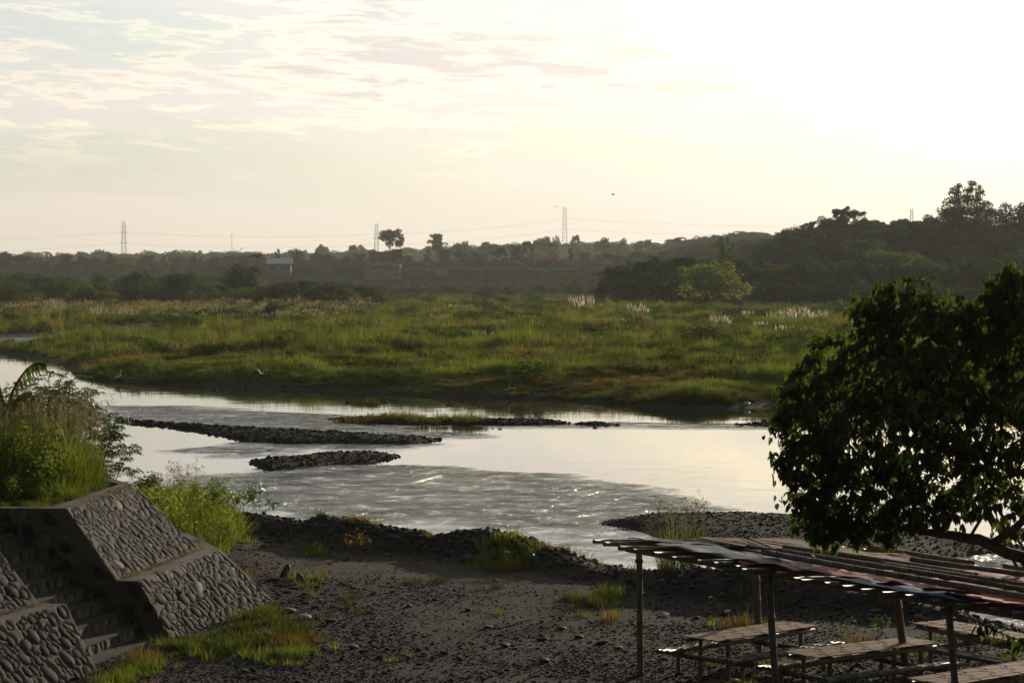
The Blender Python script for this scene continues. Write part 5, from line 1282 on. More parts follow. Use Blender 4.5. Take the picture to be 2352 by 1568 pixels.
# ---------------------------------------------------------------- near grasses
def build_near_grass():
    g = np.random.default_rng(90)
    V = [tuft('short_tuft', 34, .20, .13, .010, F_GRASS, 51, .7, 2), tuft('short_tuft', 30, .24, .12, .010, F_LUSH, 52, .7, 2), tuft('short_tuft', 26, .26, .12, .010, F_BROWN, 53, .5, 2)]
    P = []; 
    for i, (poly, w) in enumerate(PATCH):
        A = np.array(poly); area = abs(np.sum(A[:, 0] * np.roll(A[:, 1], -1) - A[:, 1] * np.roll(A[:, 0], -1))) / 2
        q = pts_poly(int(area * 80 * w), poly, 200 + i); q = q + g.normal(size=q.shape) * .22; q = q[g.random(len(q)) < .15 + .85 * sstep(sdf(q[:, 0], q[:, 1], poly) / 1.1 + .1)]
        k = vnoise(q[:, 0], q[:, 1], .9, 33) * .7 + vnoise(q[:, 0], q[:, 1], .3, 34) * .3 > (.40 if w > .75 else .46); P.append(q[k])
    q = np.stack([g.uniform(-8, 9, 1500), g.uniform(43, 62, 1500)], 1); k = vnoise(q[:, 0], q[:, 1], 1.4, 35) > .78; P.append(q[k])      # stray tufts
    q = np.stack([g.uniform(3.5, 9.5, 900), g.uniform(38, 47, 900)], 1); k = vnoise(q[:, 0], q[:, 1], .8, 36) > .74; P.append(q[k])
    q = np.concatenate(P); k = sdf(q[:, 0], q[:, 1], PLATEAU) < -1.0
    # keep off the masonry
    k &= ~((q[:, 0] < -5.0 - (52.9 - q[:, 1]) * .30 + .15) & (q[:, 1] > 47.0) & (q[:, 1] < 55)) & ~((q[:, 0] < -7.2) & (q[:, 1] > 43.2) & (q[:, 1] < 47.4)) & ~((q[:, 0] < -7.3 - (43.2 - q[:, 1]) * .3) & (q[:, 1] <= 43.2))
    q = q[k]; n = len(q); z = height(q[:, 0], q[:, 1]); cx = vnoise(q[:, 0], q[:, 1], 1.1, 37) * .6 + vnoise(q[:, 0], q[:, 1], .35, 38) * .4
    pk = np.where(cx + g.normal(size=n) * .08 > .60, 2, g.integers(0, 2, n)); s = g.uniform(.6, 1.5, n) * (.7 + .8 * vnoise(q[:, 0], q[:, 1], .6, 39))
    ll = []
    for (a, b, kk) in (((-7.80, 47.7), (-6.95, 53.1), 260), ((-7.0, 53.2), (-7.4, 56.2), 60), ((-8.70, 44.0), (-9.5, 41.2), 120), ((-8.85, 48.2), (-8.50, 53.3), 120)):
        t_ = g.random(kk); ll.append(np.stack([a[0] + (b[0] - a[0]) * t_ + np.abs(g.normal(size=kk)) * .06, a[1] + (b[1] - a[1]) * t_, np.where(a[0] < -8.8, 3.5, 2.1) + 0 * t_], 1))
    ll = np.concatenate(ll); m_ = len(ll); sc_ = g.uniform(.25, .6, m_)
    scatter('ledge_litter', ll, np.stack([sc_, sc_, sc_ * .45], 1), euler_up(m_, g, .5), g.integers(0, 2, m_), [tuft('dry_tuft', 18, .2, .12, .008, F_BROWN, 54, 1.2, 2, 1.2), tuft('dry_tuft', 14, .15, .14, .008, F_SEED, 55, 1.2, 2, 1.3)], 'dry brown grass litter along the ledges and coping of the stone embankment')
    scatter('lot_grass', np.stack([q[:, 0], q[:, 1], z - .01], 1), np.stack([s, s, s * g.uniform(.6, 1.3, n)], 1), euler_up(n, g, .1), pk, V, 'short green and rusty grass growing in patches on the gravel lot')
    # tall grass on the platform
    T_ = [tuft('tall_tuft', 46, 1.9, .22, .020, F_LUSH, 61, .7, 4, .4), tuft('tall_tuft', 44, 1.6, .24, .022, F_GRASS, 62, .8, 4, .45), tuft('tall_tuft', 40, 2.1, .2, .018, F_LUSH, 63, .6, 4, .35)]
    M_ = [tuft('mid_tuft', 50, .75, .2, .014, F_LUSH, 64, .9, 3, .5), tuft('mid_tuft', 44, .6, .2, .014, F_GRASS, 65, .9, 3, .5)]
    S_ = [panicle_mesh('panicle', 14, 2.25, .25, F_SEED, 66, .42), panicle_mesh('panicle', 10, 2.0, .25, F_SEED, 67, .36)]
    tall = [(-15, 50.4), (-9.65, 50.6), (-9.3, 52.6), (-9.6, 54.6), (-10.6, 58.5), (-16, 60)]
    q = pts_poly(560, tall, 301); hs = .62 + .5 * sstep((-q[:, 0] - 9.2) / 1.6); n1 = len(q)
    P = [q]; S = [np.stack([np.ones(n1), np.ones(n1), hs * g.uniform(.75, 1.08, n1)], 1)]; I = [g.integers(0, 3, n1)]
    q = pts_poly(520, [(-15, 48.9), (-9.5, 48.55), (-9.15, 50.5), (-9.0, 53.0), (-9.4, 54.5), (-15, 52)], 302); n2 = len(q); P.append(q)
    m = .18 + .8 * sstep((q[:, 1] - 48.9) / 1.6) * sstep((-q[:, 0] - 9.1) / .6 + .2); S.append(np.stack([np.full(n2, .8)] * 2 + [m * g.uniform(.7, 1.2, n2)], 1)); I.append(g.integers(3, 5, n2))
    # lower bank to the right of the platform, behind the masonry
    q = pts_poly(800, [(-10.5, 57.5), (-8.4, 57.2), (-7.2, 59.5), (-7.2, 64.0), (-8.6, 66.8), (-13, 68), (-14, 60)], 303); n3 = len(q); P.append(q)
    S.append(np.stack([g.uniform(.9, 1.3, n3)] * 2 + [g.uniform(.8, 1.9, n3)], 1)); I.append(g.integers(3, 5, n3))
    q = pts_poly(90, [(-11, 60), (-9, 60), (-8.5, 65), (-11, 66)], 304); n4 = len(q); P.append(q); S.append(np.stack([np.ones(n4)] * 2 + [g.uniform(.35, .6, n4)], 1)); I.append(g.integers(0, 3, n4))
    # edge grass creeping over the coping
    q = np.stack([g.uniform(-14.4, -8.9, 260), np.zeros(260)], 1); q[:, 1] = 48.25 + g.normal(size=260) * .12 + np.clip((-9.3 - q[:, 0]), 0, 9) * .02; P.append(q); S.append(np.stack([np.full(260, .5)] * 2 + [g.uniform(.15, .4, 260)], 1)); I.append(g.integers(3, 5, 260))
    q = np.concatenate([pts_poly(260, tall, 306), pts_poly(170, [(-15, 49.4), (-9.8, 49.2), (-9.4, 52.0), (-9.6, 54.5), (-15, 53)], 307), pts_poly(330, [(-10.5, 57.5), (-8.4, 57.2), (-7.2, 59.5), (-7.2, 64.0), (-8.6, 66.8), (-13, 68), (-14, 60)], 308)])
    n5 = len(q); P.append(q); hh = np.concatenate([g.uniform(.7, 1.75, 260), g.uniform(.2, .8, 170), g.uniform(.4, 1.2, 330)]) * np.where((q[:, 1] < 56) & (q[:, 0] > -9.9), .5, 1)
    S.append(np.stack([g.uniform(.6, 1.2, n5)] * 2 + [hh], 1)); I.append(g.integers(5, 7, n5))
    W_ = [leaf_cloud('weed', [(0, 0, .5, .4, .4, .5), (.2, .1, .75, .25, .25, .25), (-.15, 0, .3, .35, .35, .3)], 190, .055, F_LUSH, 71, inner=.05), leaf_cloud('weed', [(0, 0, .55, .35, .35, .45), (.2, -.1, .3, .3, .3, .3)], 150, .06, F_WEEDG, 72, inner=.05)]
    q = np.concatenate(P); S = np.concatenate(S); I = np.concatenate(I); z = height(q[:, 0], q[:, 1])
    scatter('bank_grass', np.stack([q[:, 0], q[:, 1], z - .02], 1), S, euler_up(len(q), g, .10), I, T_ + M_ + W_, 'tall lush green grass on the platform and the bank behind it')
    q = pts_poly(210, [(-15, 51.5), (-9.9, 51.8), (-9.5, 54.5), (-10.6, 58), (-16, 60)], 305); n = len(q); z = height(q[:, 0], q[:, 1])
    scatter('bank_seed_heads', np.stack([q[:, 0], q[:, 1], z], 1), np.stack([np.ones(n)] * 2 + [g.uniform(.72, 1.02, n)], 1), euler_up(n, g, .08), g.integers(0, 2, n), S_, 'hazy beige seed heads over the tall grass')
    # single clumps that can be told apart
    tm = [tuft('leaves', 240, 1.55, .40, .018, F_LUSH, 71, .45, 4, .35), tuft('leaves', 130, .8, .35, .014, F_GRASS, 72, .6, 3, .5)]
    pm = panicle_mesh('seed_heads', 26, 1.75, .3, F_SEED, 73, .4)
    for px, py, s, k, sd, lb in ((418, 1168, 1.0, 0, 1, 'dense upright grass clump with airy seed heads beyond the stone clad slope'), (352, 1150, .7, 0, 0, 'bright grass clump between the platform corner and the seeding clump'), (470, 1150, .75, 1, 0, 'loose grass clump just right of the seeding clump'),
                                 (1560, 1262, 1.15, 0, 1, 'yellow green grass tuft at the waterline behind the left end of the bamboo roof'), (1530, 1300, .55, 1, 0, 'low green tuft on the ridge left of the first bamboo post'), (1140, 1352, .5, 1, 0, 'spiky dry grass tuft in the middle of the lot'),
                                 (1412, 1420, .4, 1, 0, 'round green tuft left of the first bamboo post'), (735, 1176, .45, 1, 0, 'dry grass tuft on the crest of the ridge'), (985, 1224, .32, 1, 0, 'thin dry tuft in the dip of the ridge')):
        t = ground_thing('grass_clump', px, py, lb, 'grass clump'); t.scale = (s, s, s); link('leaves', tm[k], t)
        if sd: link('seed_heads', pm, t)
build_near_grass()

# ---------------------------------------------------------------- cassava, flowering bushes, weeds
def palmate(name, n, s, mat, seed, drop=.35):
    """hand shaped leaves on petioles around a stem end at the origin"""
    r = random.Random(seed); mb = MB()
    for i in range(n):
        a = i * 2.4 + r.uniform(-.4, .4); L = s * r.uniform(.7, 1.2); e = r.uniform(-.1, .6)
        c = Vector((math.cos(a) * L, math.sin(a) * L, L * e + r.uniform(-.15, .1) * s)); st = Vector((0, 0, -r.uniform(0, .5) * s))
        mb.tube([st, c], .006, 3, cap=False)
        ax = Vector((math.cos(a), math.sin(a), -drop * r.uniform(.3, 1.4))).normalized(); sd = ax.cross(Vector((0, 0, 1))).normalized(); up = sd.cross(ax)
        for k in range(7):
            th = (k - 3) * .62; d = (ax * math.cos(th) + sd * math.sin(th)); w = d.cross(up).normalized(); l = s * .62 * (1 - abs(k - 3) * .13)
            mb.add([c, c + d * l * .55 + w * l * .13 - up * .01, c + d * l - up * l * .28, c + d * l * .55 - w * l * .13 - up * .01, c + d * l * .55 + up * .012], [(0, 1, 4), (0, 4, 3), (4, 1, 2), (3, 4, 2)])
    return mb.mesh(name, mat)
def cassava(px, py, d, hgt, label, seed, spread=.5):
    r = random.Random(seed); p = Dp(px, py, d); g0 = hz(p.x, p.y); t = empty('cassava_plant', (p.x, p.y, g0)); tag(t, label, 'shrub', 'cassava plants on the bank')
    mb = MB(); ends = []
    for i in range(6):
        a = r.uniform(0, 6.3); q = spread * r.uniform(.3, 1.2); h = hgt * r.uniform(.62, 1.0)
        e = Vector((math.cos(a) * q, math.sin(a) * q, h)); mb.tube([(0, 0, 0), (e.x * .4, e.y * .4, h * .55), e], [.018, .013, .008], 5); ends.append(e); ends.append(Vector((e.x * .75, e.y * .75, h * .78)))
    mb.obj('stem', M_DRY, t)
    for i, e in enumerate(ends): link('leaf_cluster', CASS[i % 3], t, e, (r.uniform(-.2, .2), r.uniform(-.2, .2), r.uniform(0, 6)), r.uniform(.8, 1.15))
CASS = [palmate('leaf_cluster', 9, .34, F_CASS, i) for i in range(3)]
cassava(120, 1090, 56, 2.45, 'cassava plant with the highest leaf tips, right of the banana leaf', 1)
cassava(60, 1090, 57, 2.2, 'cassava plant half hidden behind the drooping banana leaf', 2)
cassava(170, 1092, 57, 2.2, 'cassava plant in the middle of the row against the water', 3)
cassava(222, 1096, 57, 2.15, 'cassava plant at the right end of the row with lifted tips', 4)
cassava(232, 1120, 59, 1.9, 'cassava plant leaning out over the water on the right', 5, .75)
cassava(20, 1095, 55, 1.9, 'cassava plant at the left edge below the banana stem', 6)
cassava(190, 1130, 60, 1.5, 'low cassava plant under the right end of the row', 7)
def leafy(name, px, py, s, label, cat, mat, seed, flowers=None, n=150, lobes=None, size=.055):
    t = ground_thing(name, px, py, label, cat); t.scale = (s, s, s)
    lb = lobes or [(0, 0, .5, .35, .35, .4), (.3, .1, .35, .25, .25, .3), (-.28, -.1, .38, .25, .25, .32)]
    link('foliage', leaf_cloud('foliage', lb, n, size, mat, seed, inner=.15), t); link('stems', tuft('stems', 12, .8, .12, .012, M_DRY, seed, .1, 2), t)
    if flowers:
        r = random.Random(seed)
        for k in range(flowers):
            mb = MB(); a, b = r.uniform(0, 6.3), r.uniform(.1, .5)
            c = Vector((b * math.cos(a), b * math.sin(a), r.uniform(.55, .95)))
            for j in range(6): th = j * PI / 3; mb.add([c, c + Vector((math.cos(th - .3) * .05, math.sin(th - .3) * .05, .02)), c + Vector((math.cos(th) * .09, math.sin(th) * .09, .035)), c + Vector((math.cos(th + .3) * .05, math.sin(th + .3) * .05, .02))], [(0, 1, 2, 3)])
            mb.obj('flower', M_FLOWER, t)
M_FLOWER = plain('orange_petal', (.75, .22, .02), .6, .2, 4)
leafy('flowering_shrub', 505, 1152, 1.15, 'leafy shrub with orange flowers right of the seeding grass clump', 'shrub', F_BROAD, 1, 4, 220)
leafy('flowering_shrub', 590, 1158, 1.05, 'leafy shrub with orange flowers at the right end of the bank greenery', 'shrub', F_BROAD, 2, 5, 260, [(0, 0, .5, .35, .35, .4), (.45, 0, .22, .25, .25, .2), (-.28, -.1, .38, .25, .25, .32)])
leafy('flowering_shrub', 560, 1152, .95, 'shrub with upright leaves between the two flowering shrubs', 'shrub', F_LUSH, 3, 1, 160)
leafy('weed_patch', 820, 1240, .8, 'weedy tangle with dry stalks and rusty leaves on the ridge front', 'weeds', F_BROWN, 4, None, 150)
leafy('weed_patch', 780, 1232, .8, 'dull green weeds left of the rusty tangle on the ridge', 'weeds', F_FIELD, 5, None, 150)
leafy('weed_patch', 1330, 1288, .6, 'bright broad leaved weed low on the right slope of the ridge', 'weeds', F_WEEDG, 6, None, 110)
leafy('weed_patch', 1375, 1290, .5, 'wiry weed with thin leaves beside the roof\'s left end', 'weeds', F_WEED, 7, None, 60)
leafy('weed_patch', 1180, 1358, .42, 'small upright dusty weed in the middle of the lot', 'weeds', F_FIELD, 8, None, 70)
leafy('weed_patch', 1275, 1365, .36, 'small green sapling right of the upright dusty weed', 'weeds', F_GRASS, 9, None, 50)
leafy('weed_patch', 1300, 1385, .32, 'second small sapling, lower, right of the upright dusty weed', 'weeds', F_GRASS, 10, None, 50)
leafy('weed_patch', 2022, 1458, .55, 'bright leafy weed on the gravel behind the second table', 'weeds', F_WEEDG, 11, None, 70, size=.07)
leafy('weed_patch', 1950, 1465, .5, 'small weed between the first and second tables', 'weeds', F_WEEDG, 12, None, 60, size=.07)
for i, (px, py) in enumerate(((1845, 1548), (1910, 1545), (2130, 1490), (2190, 1488), (2170, 1545), (2300, 1530))):
    leafy('weed_patch', px, py, .4, ['leafy weed under the first table by the second post', 'leafy weed under the near edge of the second table', 'broad leaved weed behind the right end of the second table', 'broad leaved weed by the pale post',
          'broad leaf weed low beside the pale post', 'weed below the third table'][i], 'weeds', F_WEEDG, 20 + i, None, 60, size=.08)
for i, (px, py, s) in enumerate(((1110, 1300, .5), (1160, 1302, .6), (1220, 1300, .5))):
    leafy('weed_patch', px, py, s, ['dark green weeds at the foot of the ridge, left of three', 'dark green weeds at the foot of the ridge, middle of three', 'dark green weeds at the foot of the ridge, right of three'][i], 'weeds', F_BROAD, 30 + i, None, 130)

# ---------------------------------------------------------------- banana plant with a dead drooping leaf
def banana():
    p = Dp(4, 1080, 54.5); g0 = hz(p.x, p.y); t = empty('banana_plant', (p.x, p.y, g0)); tag(t, 'withered banana plant with one arched, shredded leaf at the left edge', 'banana plant')
    def L(px, py, dy=0): q = Dp(px, py, 54.5 + dy); return q - Vector((p.x, p.y, g0))
    mb = MB(); mb.tube([L(8, 1100), L(12, 1000), L(8, 940), L(-6, 880)], [.11, .09, .07, .03], 8); mb.obj('trunk', M_DRY, t)
    rib = [L(14, 950), L(25, 905), L(42, 872), L(60, 848), L(76, 836), L(92, 832), L(106, 837)]
    mb = MB(); mb.tube(rib, [.035, .03, .025, .02, .016, .012, .006], 6); mb.obj('leaf_rib', M_DRY, t)
    r = random.Random(3); M_BL = F_BROAD; mb = MB()
    for i in range(len(rib) - 1):
        a, b = rib[i], rib[i + 1]
        for k in range(5):
            q = a.lerp(b, (k + r.random() * .5) / 5); ln = r.uniform(.22, .42) * (1.1 - .4 * i / 6); w = .05
            d = Vector((r.uniform(-.05, .22) + .10, r.uniform(-.25, .25), -1)).normalized()
            ax = (b - a).normalized()
            mb.add([q - ax * w * .6, q + ax * w * .6, q + d * ln * .6 + ax * w * .5, q + d * ln, q + d * ln * .6 - ax * w * .4], [(0, 1, 2, 4), (4, 2, 3)])
            mb.add([q - ax * .07, q + ax * .07, q + ax * .07 + Vector((-.05, .03, -.05)), q - ax * .07 + Vector((-.05, .03, -.05))], [(0, 1, 2, 3)])
    mb.obj('leaf_blade', M_BL, t)
    # second dead leaf, brown, hanging
    rib2 = [L(16, 960), L(30, 925), L(50, 905), L(66, 902), L(78, 915)]
    mb = MB(); mb.tube(rib2, [.03, .025, .02, .014, .006], 6)
    for i in range(len(rib2) - 1):
        for k in range(6):
            q = rib2[i].lerp(rib2[i + 1], k / 6); ln = r.uniform(.25, .5); d = Vector((r.uniform(-.1, .15), r.uniform(-.2, .2), -1)); mb.add([q, q + Vector((.05, 0, 0)), q + d * ln], [(0, 1, 2)])
    mb.obj('dead_leaf', F_BROWN, t)
banana()

# ---------------------------------------------------------------- bamboo shelter
def bamboo_mat(name, c1, c2, rough=.45):
    m, T = newmat(name)
    co = T.n('ShaderNodeTexCoord').outputs['Object']; oi = T.n('ShaderNodeObjectInfo').outputs['Random']
    n = T.n('ShaderNodeTexNoise', {'Vector': T.n('ShaderNodeMapping', {0: co, 3: (3, 3, 3)}).outputs[0], 'Scale': 1.0, 'Detail': 7.0, 'Roughness': .7}).outputs[0]
    n2 = T.n('ShaderNodeTexNoise', {'Vector': co, 'Scale': 30.0, 'Detail': 3.0}).outputs[0]
    c = T.mix(T.m('ADD', T.m('MULTIPLY', oi, .6), T.m('MULTIPLY', T.ramp(n, .3, .7), .5)), c1, c2)
    c = T.mix(T.ramp(n, .58, .75), c, (.07, .055, .042)); c = T.mix(T.m('MULTIPLY', n2, .3), c, (.10, .08, .06))
    bp = T.n('ShaderNodeBump', {'Height': n2, 'Strength': .25, 'Distance': .004})
    b = T.n('ShaderNodeBsdfPrincipled', {'Base Color': c, 'Roughness': rough, 'Specular IOR Level': .07, 'Normal': bp.outputs[0]})
    T.n('ShaderNodeOutputMaterial', {0: b.outputs[0]}); return m
M_BAM = bamboo_mat('weathered_bamboo', (.27, .19, .11), (.17, .14, .10))
M_BAMG = bamboo_mat('grey_bamboo', (.20, .185, .155), (.13, .12, .10), .5)
M_SLAT = bamboo_mat('bamboo_slat', (.34, .20, .11), (.23, .15, .09), .6)
M_MATT = bamboo_mat('brown_mat', (.30, .17, .085), (.20, .125, .07), .6)
def cloth(name, col, tr=.25, var=.3):
    m, T = newmat(name); co = T.n('ShaderNodeTexCoord').outputs['Object']
    n = T.n('ShaderNodeTexNoise', {'Vector': co, 'Scale': 2.5, 'Detail': 5.0}).outputs[0]
    c = T.mix(T.ramp(n, .35, .7), col, tuple(q * (1 - var) for q in col))
    a = T.n('ShaderNodeBsdfPrincipled', {'Base Color': c, 'Roughness': .5, 'Specular IOR Level': .3}); t = T.n('ShaderNodeBsdfTranslucent', {0: c})
    T.n('ShaderNodeOutputMaterial', {0: T.n('ShaderNodeMixShader', {0: tr, 1: a.outputs[0], 2: t.outputs[0]}).outputs[0]}); return m
M_TRED = cloth('red_tarpaulin', (.42, .06, .045)); M_TBLUE = cloth('blue_tarpaulin', (.035, .13, .42)); M_TGREEN = cloth('printed_banner', (.055, .085, .085)); M_TORG = cloth('orange_tarpaulin', (.60, .13, .07))
M_TNAVY = cloth('navy_cloth', (.05, .06, .14)); M_PRINT = cloth('banner_print', (.42, .45, .46), .1)

F0 = Vector((1.49, 43.4)); UD = Vector((.516, -.857)); VD = Vector((.857, .516))
ZF, ZB = 3.30, 3.06
def roof_pt(a, b, dz=0.0):
    """a metres along the front edge, b metres back along the poles"""
    p = F0 + UD * a + VD * b; return Vector((p.x, p.y, ZF + (ZB - ZF) * b / 4.7 - .05 * math.sin(PI * min(1, a / 12)) + dz))
def build_shelter():
    R_ = random.Random(12)
    t = empty('bamboo_shelter', (F0.x, F0.y, 1.0)); tag(t, 'open bamboo shelter with a flat roof of poles on bamboo posts', 'shelter')
    def put(name, mb, mat): o = mb.obj(name, mat, t, smooth=True); o.matrix_parent_inverse = Matrix.Translation((-F0.x, -F0.y, -1.0)); return o
    posts = [((2.28, 42.5), (2.26, 42.5), 0, M_BAM, .058), ((4.42, 39.6), (4.27, 39.7), 0, M_BAMG, .062), ((6.75, 35.9), (6.58, 36.0), 0, M_BAMG, .056), ((4.66, 44.8), (4.58, 44.85), 1, M_BAM, .062), ((6.90, 41.4), (6.68, 41.7), 1, M_BAM, .070), ((9.1, 32.3), (9.1, 32.3), 0, M_BAMG, .06), ((9.3, 38.1), (9.3, 38.1), 1, M_BAM, .06)]
    for i, (b, tp, back, m, r) in enumerate(posts):
        zt = (ZB if back else ZF) - .17 + (.10 if i == 0 else 0); mb = MB(); hollow_tube(mb, (b[0], b[1], hz(*b) - .15), (tp[0], tp[1], zt), r, 12, .46, .97, .012, i); put('post', mb, m)
    for (b, z) in ((.62, -.12), (3.95, -.12)):
        mb = MB(); hollow_tube(mb, roof_pt(.15 if b < 1 else .8, b, z), roof_pt(13.2, b, z), .050, 10, .5, .9, .02, 3); put('beam', mb, M_BAM)
    a = 0.0; k = 0
    starts = [0.0, .42, .95, 1.42, 2.05, 2.6, 3.15, 3.65, 4.15, 4.6, 5.1, 5.9, 6.2, 6.75, 7.2, 7.7, 8.2, 8.65, 9.2, 9.8, 10.4, 11.0, 11.7, 12.4]
    for k, a in enumerate(starts):
        b0 = R_.uniform(-.12, .12) + (.35 if k in (10,) else 0); b1 = 4.7 + R_.uniform(-.7, .25)
        mb = MB(); hollow_tube(mb, roof_pt(a, b0, R_.uniform(-.01, .02)), roof_pt(a + R_.uniform(-.12, .12), b1, R_.uniform(-.02, .03)), R_.uniform(.034, .050), 10, .42, .85, .025, 20 + k)
        put('roof_pole', mb, [M_BAM, M_BAM, M_SLAT, M_BAMG][k % 4] if a < 5.5 else [M_BAMG, M_BAM, M_BAMG][k % 3])
    mb = MB()
    for (b, tp, back, m, r) in posts[:5]:
        zt = (ZB if back else ZF) - .22
        for j in range(3): mb2 = []; ring = [(tp[0] + math.cos(q) * (r + .012), tp[1] + math.sin(q) * (r + .012), zt - j * .022) for q in np.linspace(0, 2 * PI, 9)]; mb.tube(ring, .008, 4, cap=False)
    o = put('lashing', mb, M_DRY); o['kind'] = 'stuff'
build_shelter()

def sheet(name, corners, mat, label, cat, seed, nx=26, ny=10, amp=.05, thick=.006, sag=0.0):
    """a crumpled sheet lying over the roof poles; corners in roof (a, b) metres"""
    r = random.Random(seed); vs = []
    c = [Vector(q) for q in corners]
    for i in range(nx + 1):
        for j in range(ny + 1):
            u, v = i / nx, j / ny; q = (c[0].lerp(c[1], u)).lerp(c[3].lerp(c[2], u), v)
            e = .06 * mnoise.noise(Vector((u * 7, v * 3, seed * 3.0)))
            p = roof_pt(q.x + e, q.y + e, 0)
            z = .058 + amp * (.5 + mnoise.noise(Vector((q.x * 2.2, q.y * 1.6, seed * 1.7)))) + amp * .4 * mnoise.noise(Vector((q.x * 6, q.y * 5, seed * 1.1)))
            vs.append(Vector((p.x, p.y, p.z + max(z, .05) + (q.z if len(q) > 2 else 0))))
    n = len(vs); top = vs; bot = [v - Vector((0, 0, thick)) for v in vs]; W = ny + 1; fs = []
    for i in range(nx):
        for j in range(ny):
            a = i * W + j; fs.append((a, a + W, a + W + 1, a + 1)); fs.append((n + a, n + a + 1, n + a + W + 1, n + a + W))
    for i in range(nx): 
        a = i * W; fs.append((a, n + a, n + a + W, a + W)); a = i * W + ny; fs.append((a, a + W, n + a + W, n + a))
    for j in range(ny):
        a = j; fs.append((a, a + 1, n + a + 1, n + a)); a = nx * W + j; fs.append((a, n + a, n + a + 1, a + 1))
    mb = MB(); mb.add(top + bot, fs); o = mb.obj(name, mat, None, smooth=True); tag(o, label, cat); return o, top
ban, bt = sheet('printed_banner', [(1.2, .35), (5.4, .55), (5.0, 2.1), (1.0, 1.9)], M_TGREEN, 'crumpled dark green printed banner lying across the left part of the bamboo roof', 'banner', 1, amp=.07)
def banner_marks():
    """blurred white print: rows of small letter-like strokes on the banner"""
    r = random.Random(4)
    for row, (v0, n, hgt) in enumerate(((.30, 16, .10), (.55, 12, .16), (.8, 14, .07))):
        for k in range(n):
            i = int((.28 + .6 * k / n) * 26); j = min(9, int(v0 * 10)); a = bt[i * 11 + j]; b = bt[(i + 1) * 11 + j]; c = bt[i * 11 + j + 1]
            ex = (b - a); ey = (c - a); mb = MB(); n_ = ex.cross(ey).normalized(); n_ = n_ if n_.z > 0 else -n_; o = a + n_ * .004
            w = r.uniform(.35, .6)
            for (x0, x1, y0, y1) in ((0, .14, 0, .8), (.14, w, .66, .8)) if r.random() < .6 else ((0, .14, 0, .8), (w - .12, w, 0, .8), (.14, w - .12, .34, .48)):
                mb.add([o + ex * x0 + ey * y0, o + ex * x1 + ey * y0, o + ex * x1 + ey * y1, o + ex * x0 + ey * y1], [(0, 1, 2, 3)])
            mb.obj('printed_letter', M_PRINT, ban)
banner_marks()
sheet('cloth_strip', [(.35, .5), (2.2, 1.9), (2.0, 2.5), (.3, 1.2)], M_TNAVY, 'folded navy cloth with a pale edge at the left corner of the roof', 'cloth', 2, 14, 6, .06)
sheet('red_tarpaulin', [(3.9, .35), (8.6, .75), (8.8, 2.4), (4.3, 1.2)], M_TRED, 'torn red tarpaulin hanging over the front roof poles in the middle', 'tarpaulin', 3, 34, 8, .07)
sheet('red_tarpaulin', [(3.6, 3.3), (8.2, 3.0), (8.0, 4.3), (3.9, 4.1)], M_TRED, 'dark red tarpaulin scrap along the back edge of the roof', 'tarpaulin', 4, 26, 8, .07)
sheet('blue_tarpaulin', [(6.1, .28), (9.9, .12), (10.2, .62), (6.6, .75)], M_TBLUE, 'bright blue tarpaulin strip along the front edge of the roof', 'tarpaulin', 5, 24, 6, .04)
sheet('orange_tarpaulin', [(9.0, .4), (12.4, -.05), (12.6, 2.8), (9.0, 2.2)], M_TORG, 'orange red tarpaulin over the right end of the roof', 'tarpaulin', 6, 20, 10, .08)
sheet('brown_cover', [(6.0, 2.2), (12.4, 2.2), (12.4, 4.4), (6.2, 3.8)], plain('dull_brown_cloth', (.10, .075, .05), .8, .4, 2), 'dull brown cover sheet over the back right part of the roof', 'cloth', 7, 30, 10, .10)

def mat_slats():
    """flattened bamboo matting: parallel split strips"""
    t = empty('bamboo_matting', roof_pt(1.5, 2.6, .1)); tag(t, 'sheet of brown flattened bamboo matting lying over the left part of the roof', 'matting'); o0 = t.location.copy(); r = random.Random(8)
    for k in range(22):
        b = 1.75 + k * .082; a0 = .9 + .28 * (k % 22) / 22 + r.uniform(-.1, .1); a1 = 5.6 + r.uniform(-.35, .3) - .5 * (k / 22)
        pts = []; n = 9
        for i in range(n + 1):
            a = a0 + (a1 - a0) * i / n; q = roof_pt(a, b + (a - 1) * .10, .17 + .05 * mnoise.noise(Vector((a * 1.1, b * 2, 4))) + r.uniform(-.006, .006)); pts.append(q - o0)
        mb = MB(); w = VD.to_3d() * .036; th = Vector((0, 0, .012)); vs = []; fs = []
        for q in pts: vs += [q - w, q + w, q + w - th, q - w - th]
        for i in range(n):
            c = i * 4
            for (x, y) in ((0, 1), (1, 2), (2, 3), (3, 0)): fs.append((c + x, c + y, c + 4 + y, c + 4 + x))
        fs += [(3, 2, 1, 0), (n * 4, n * 4 + 1, n * 4 + 2, n * 4 + 3)]
        mb.add(vs, fs); mb.obj('strip', M_MATT, t)
mat_slats()
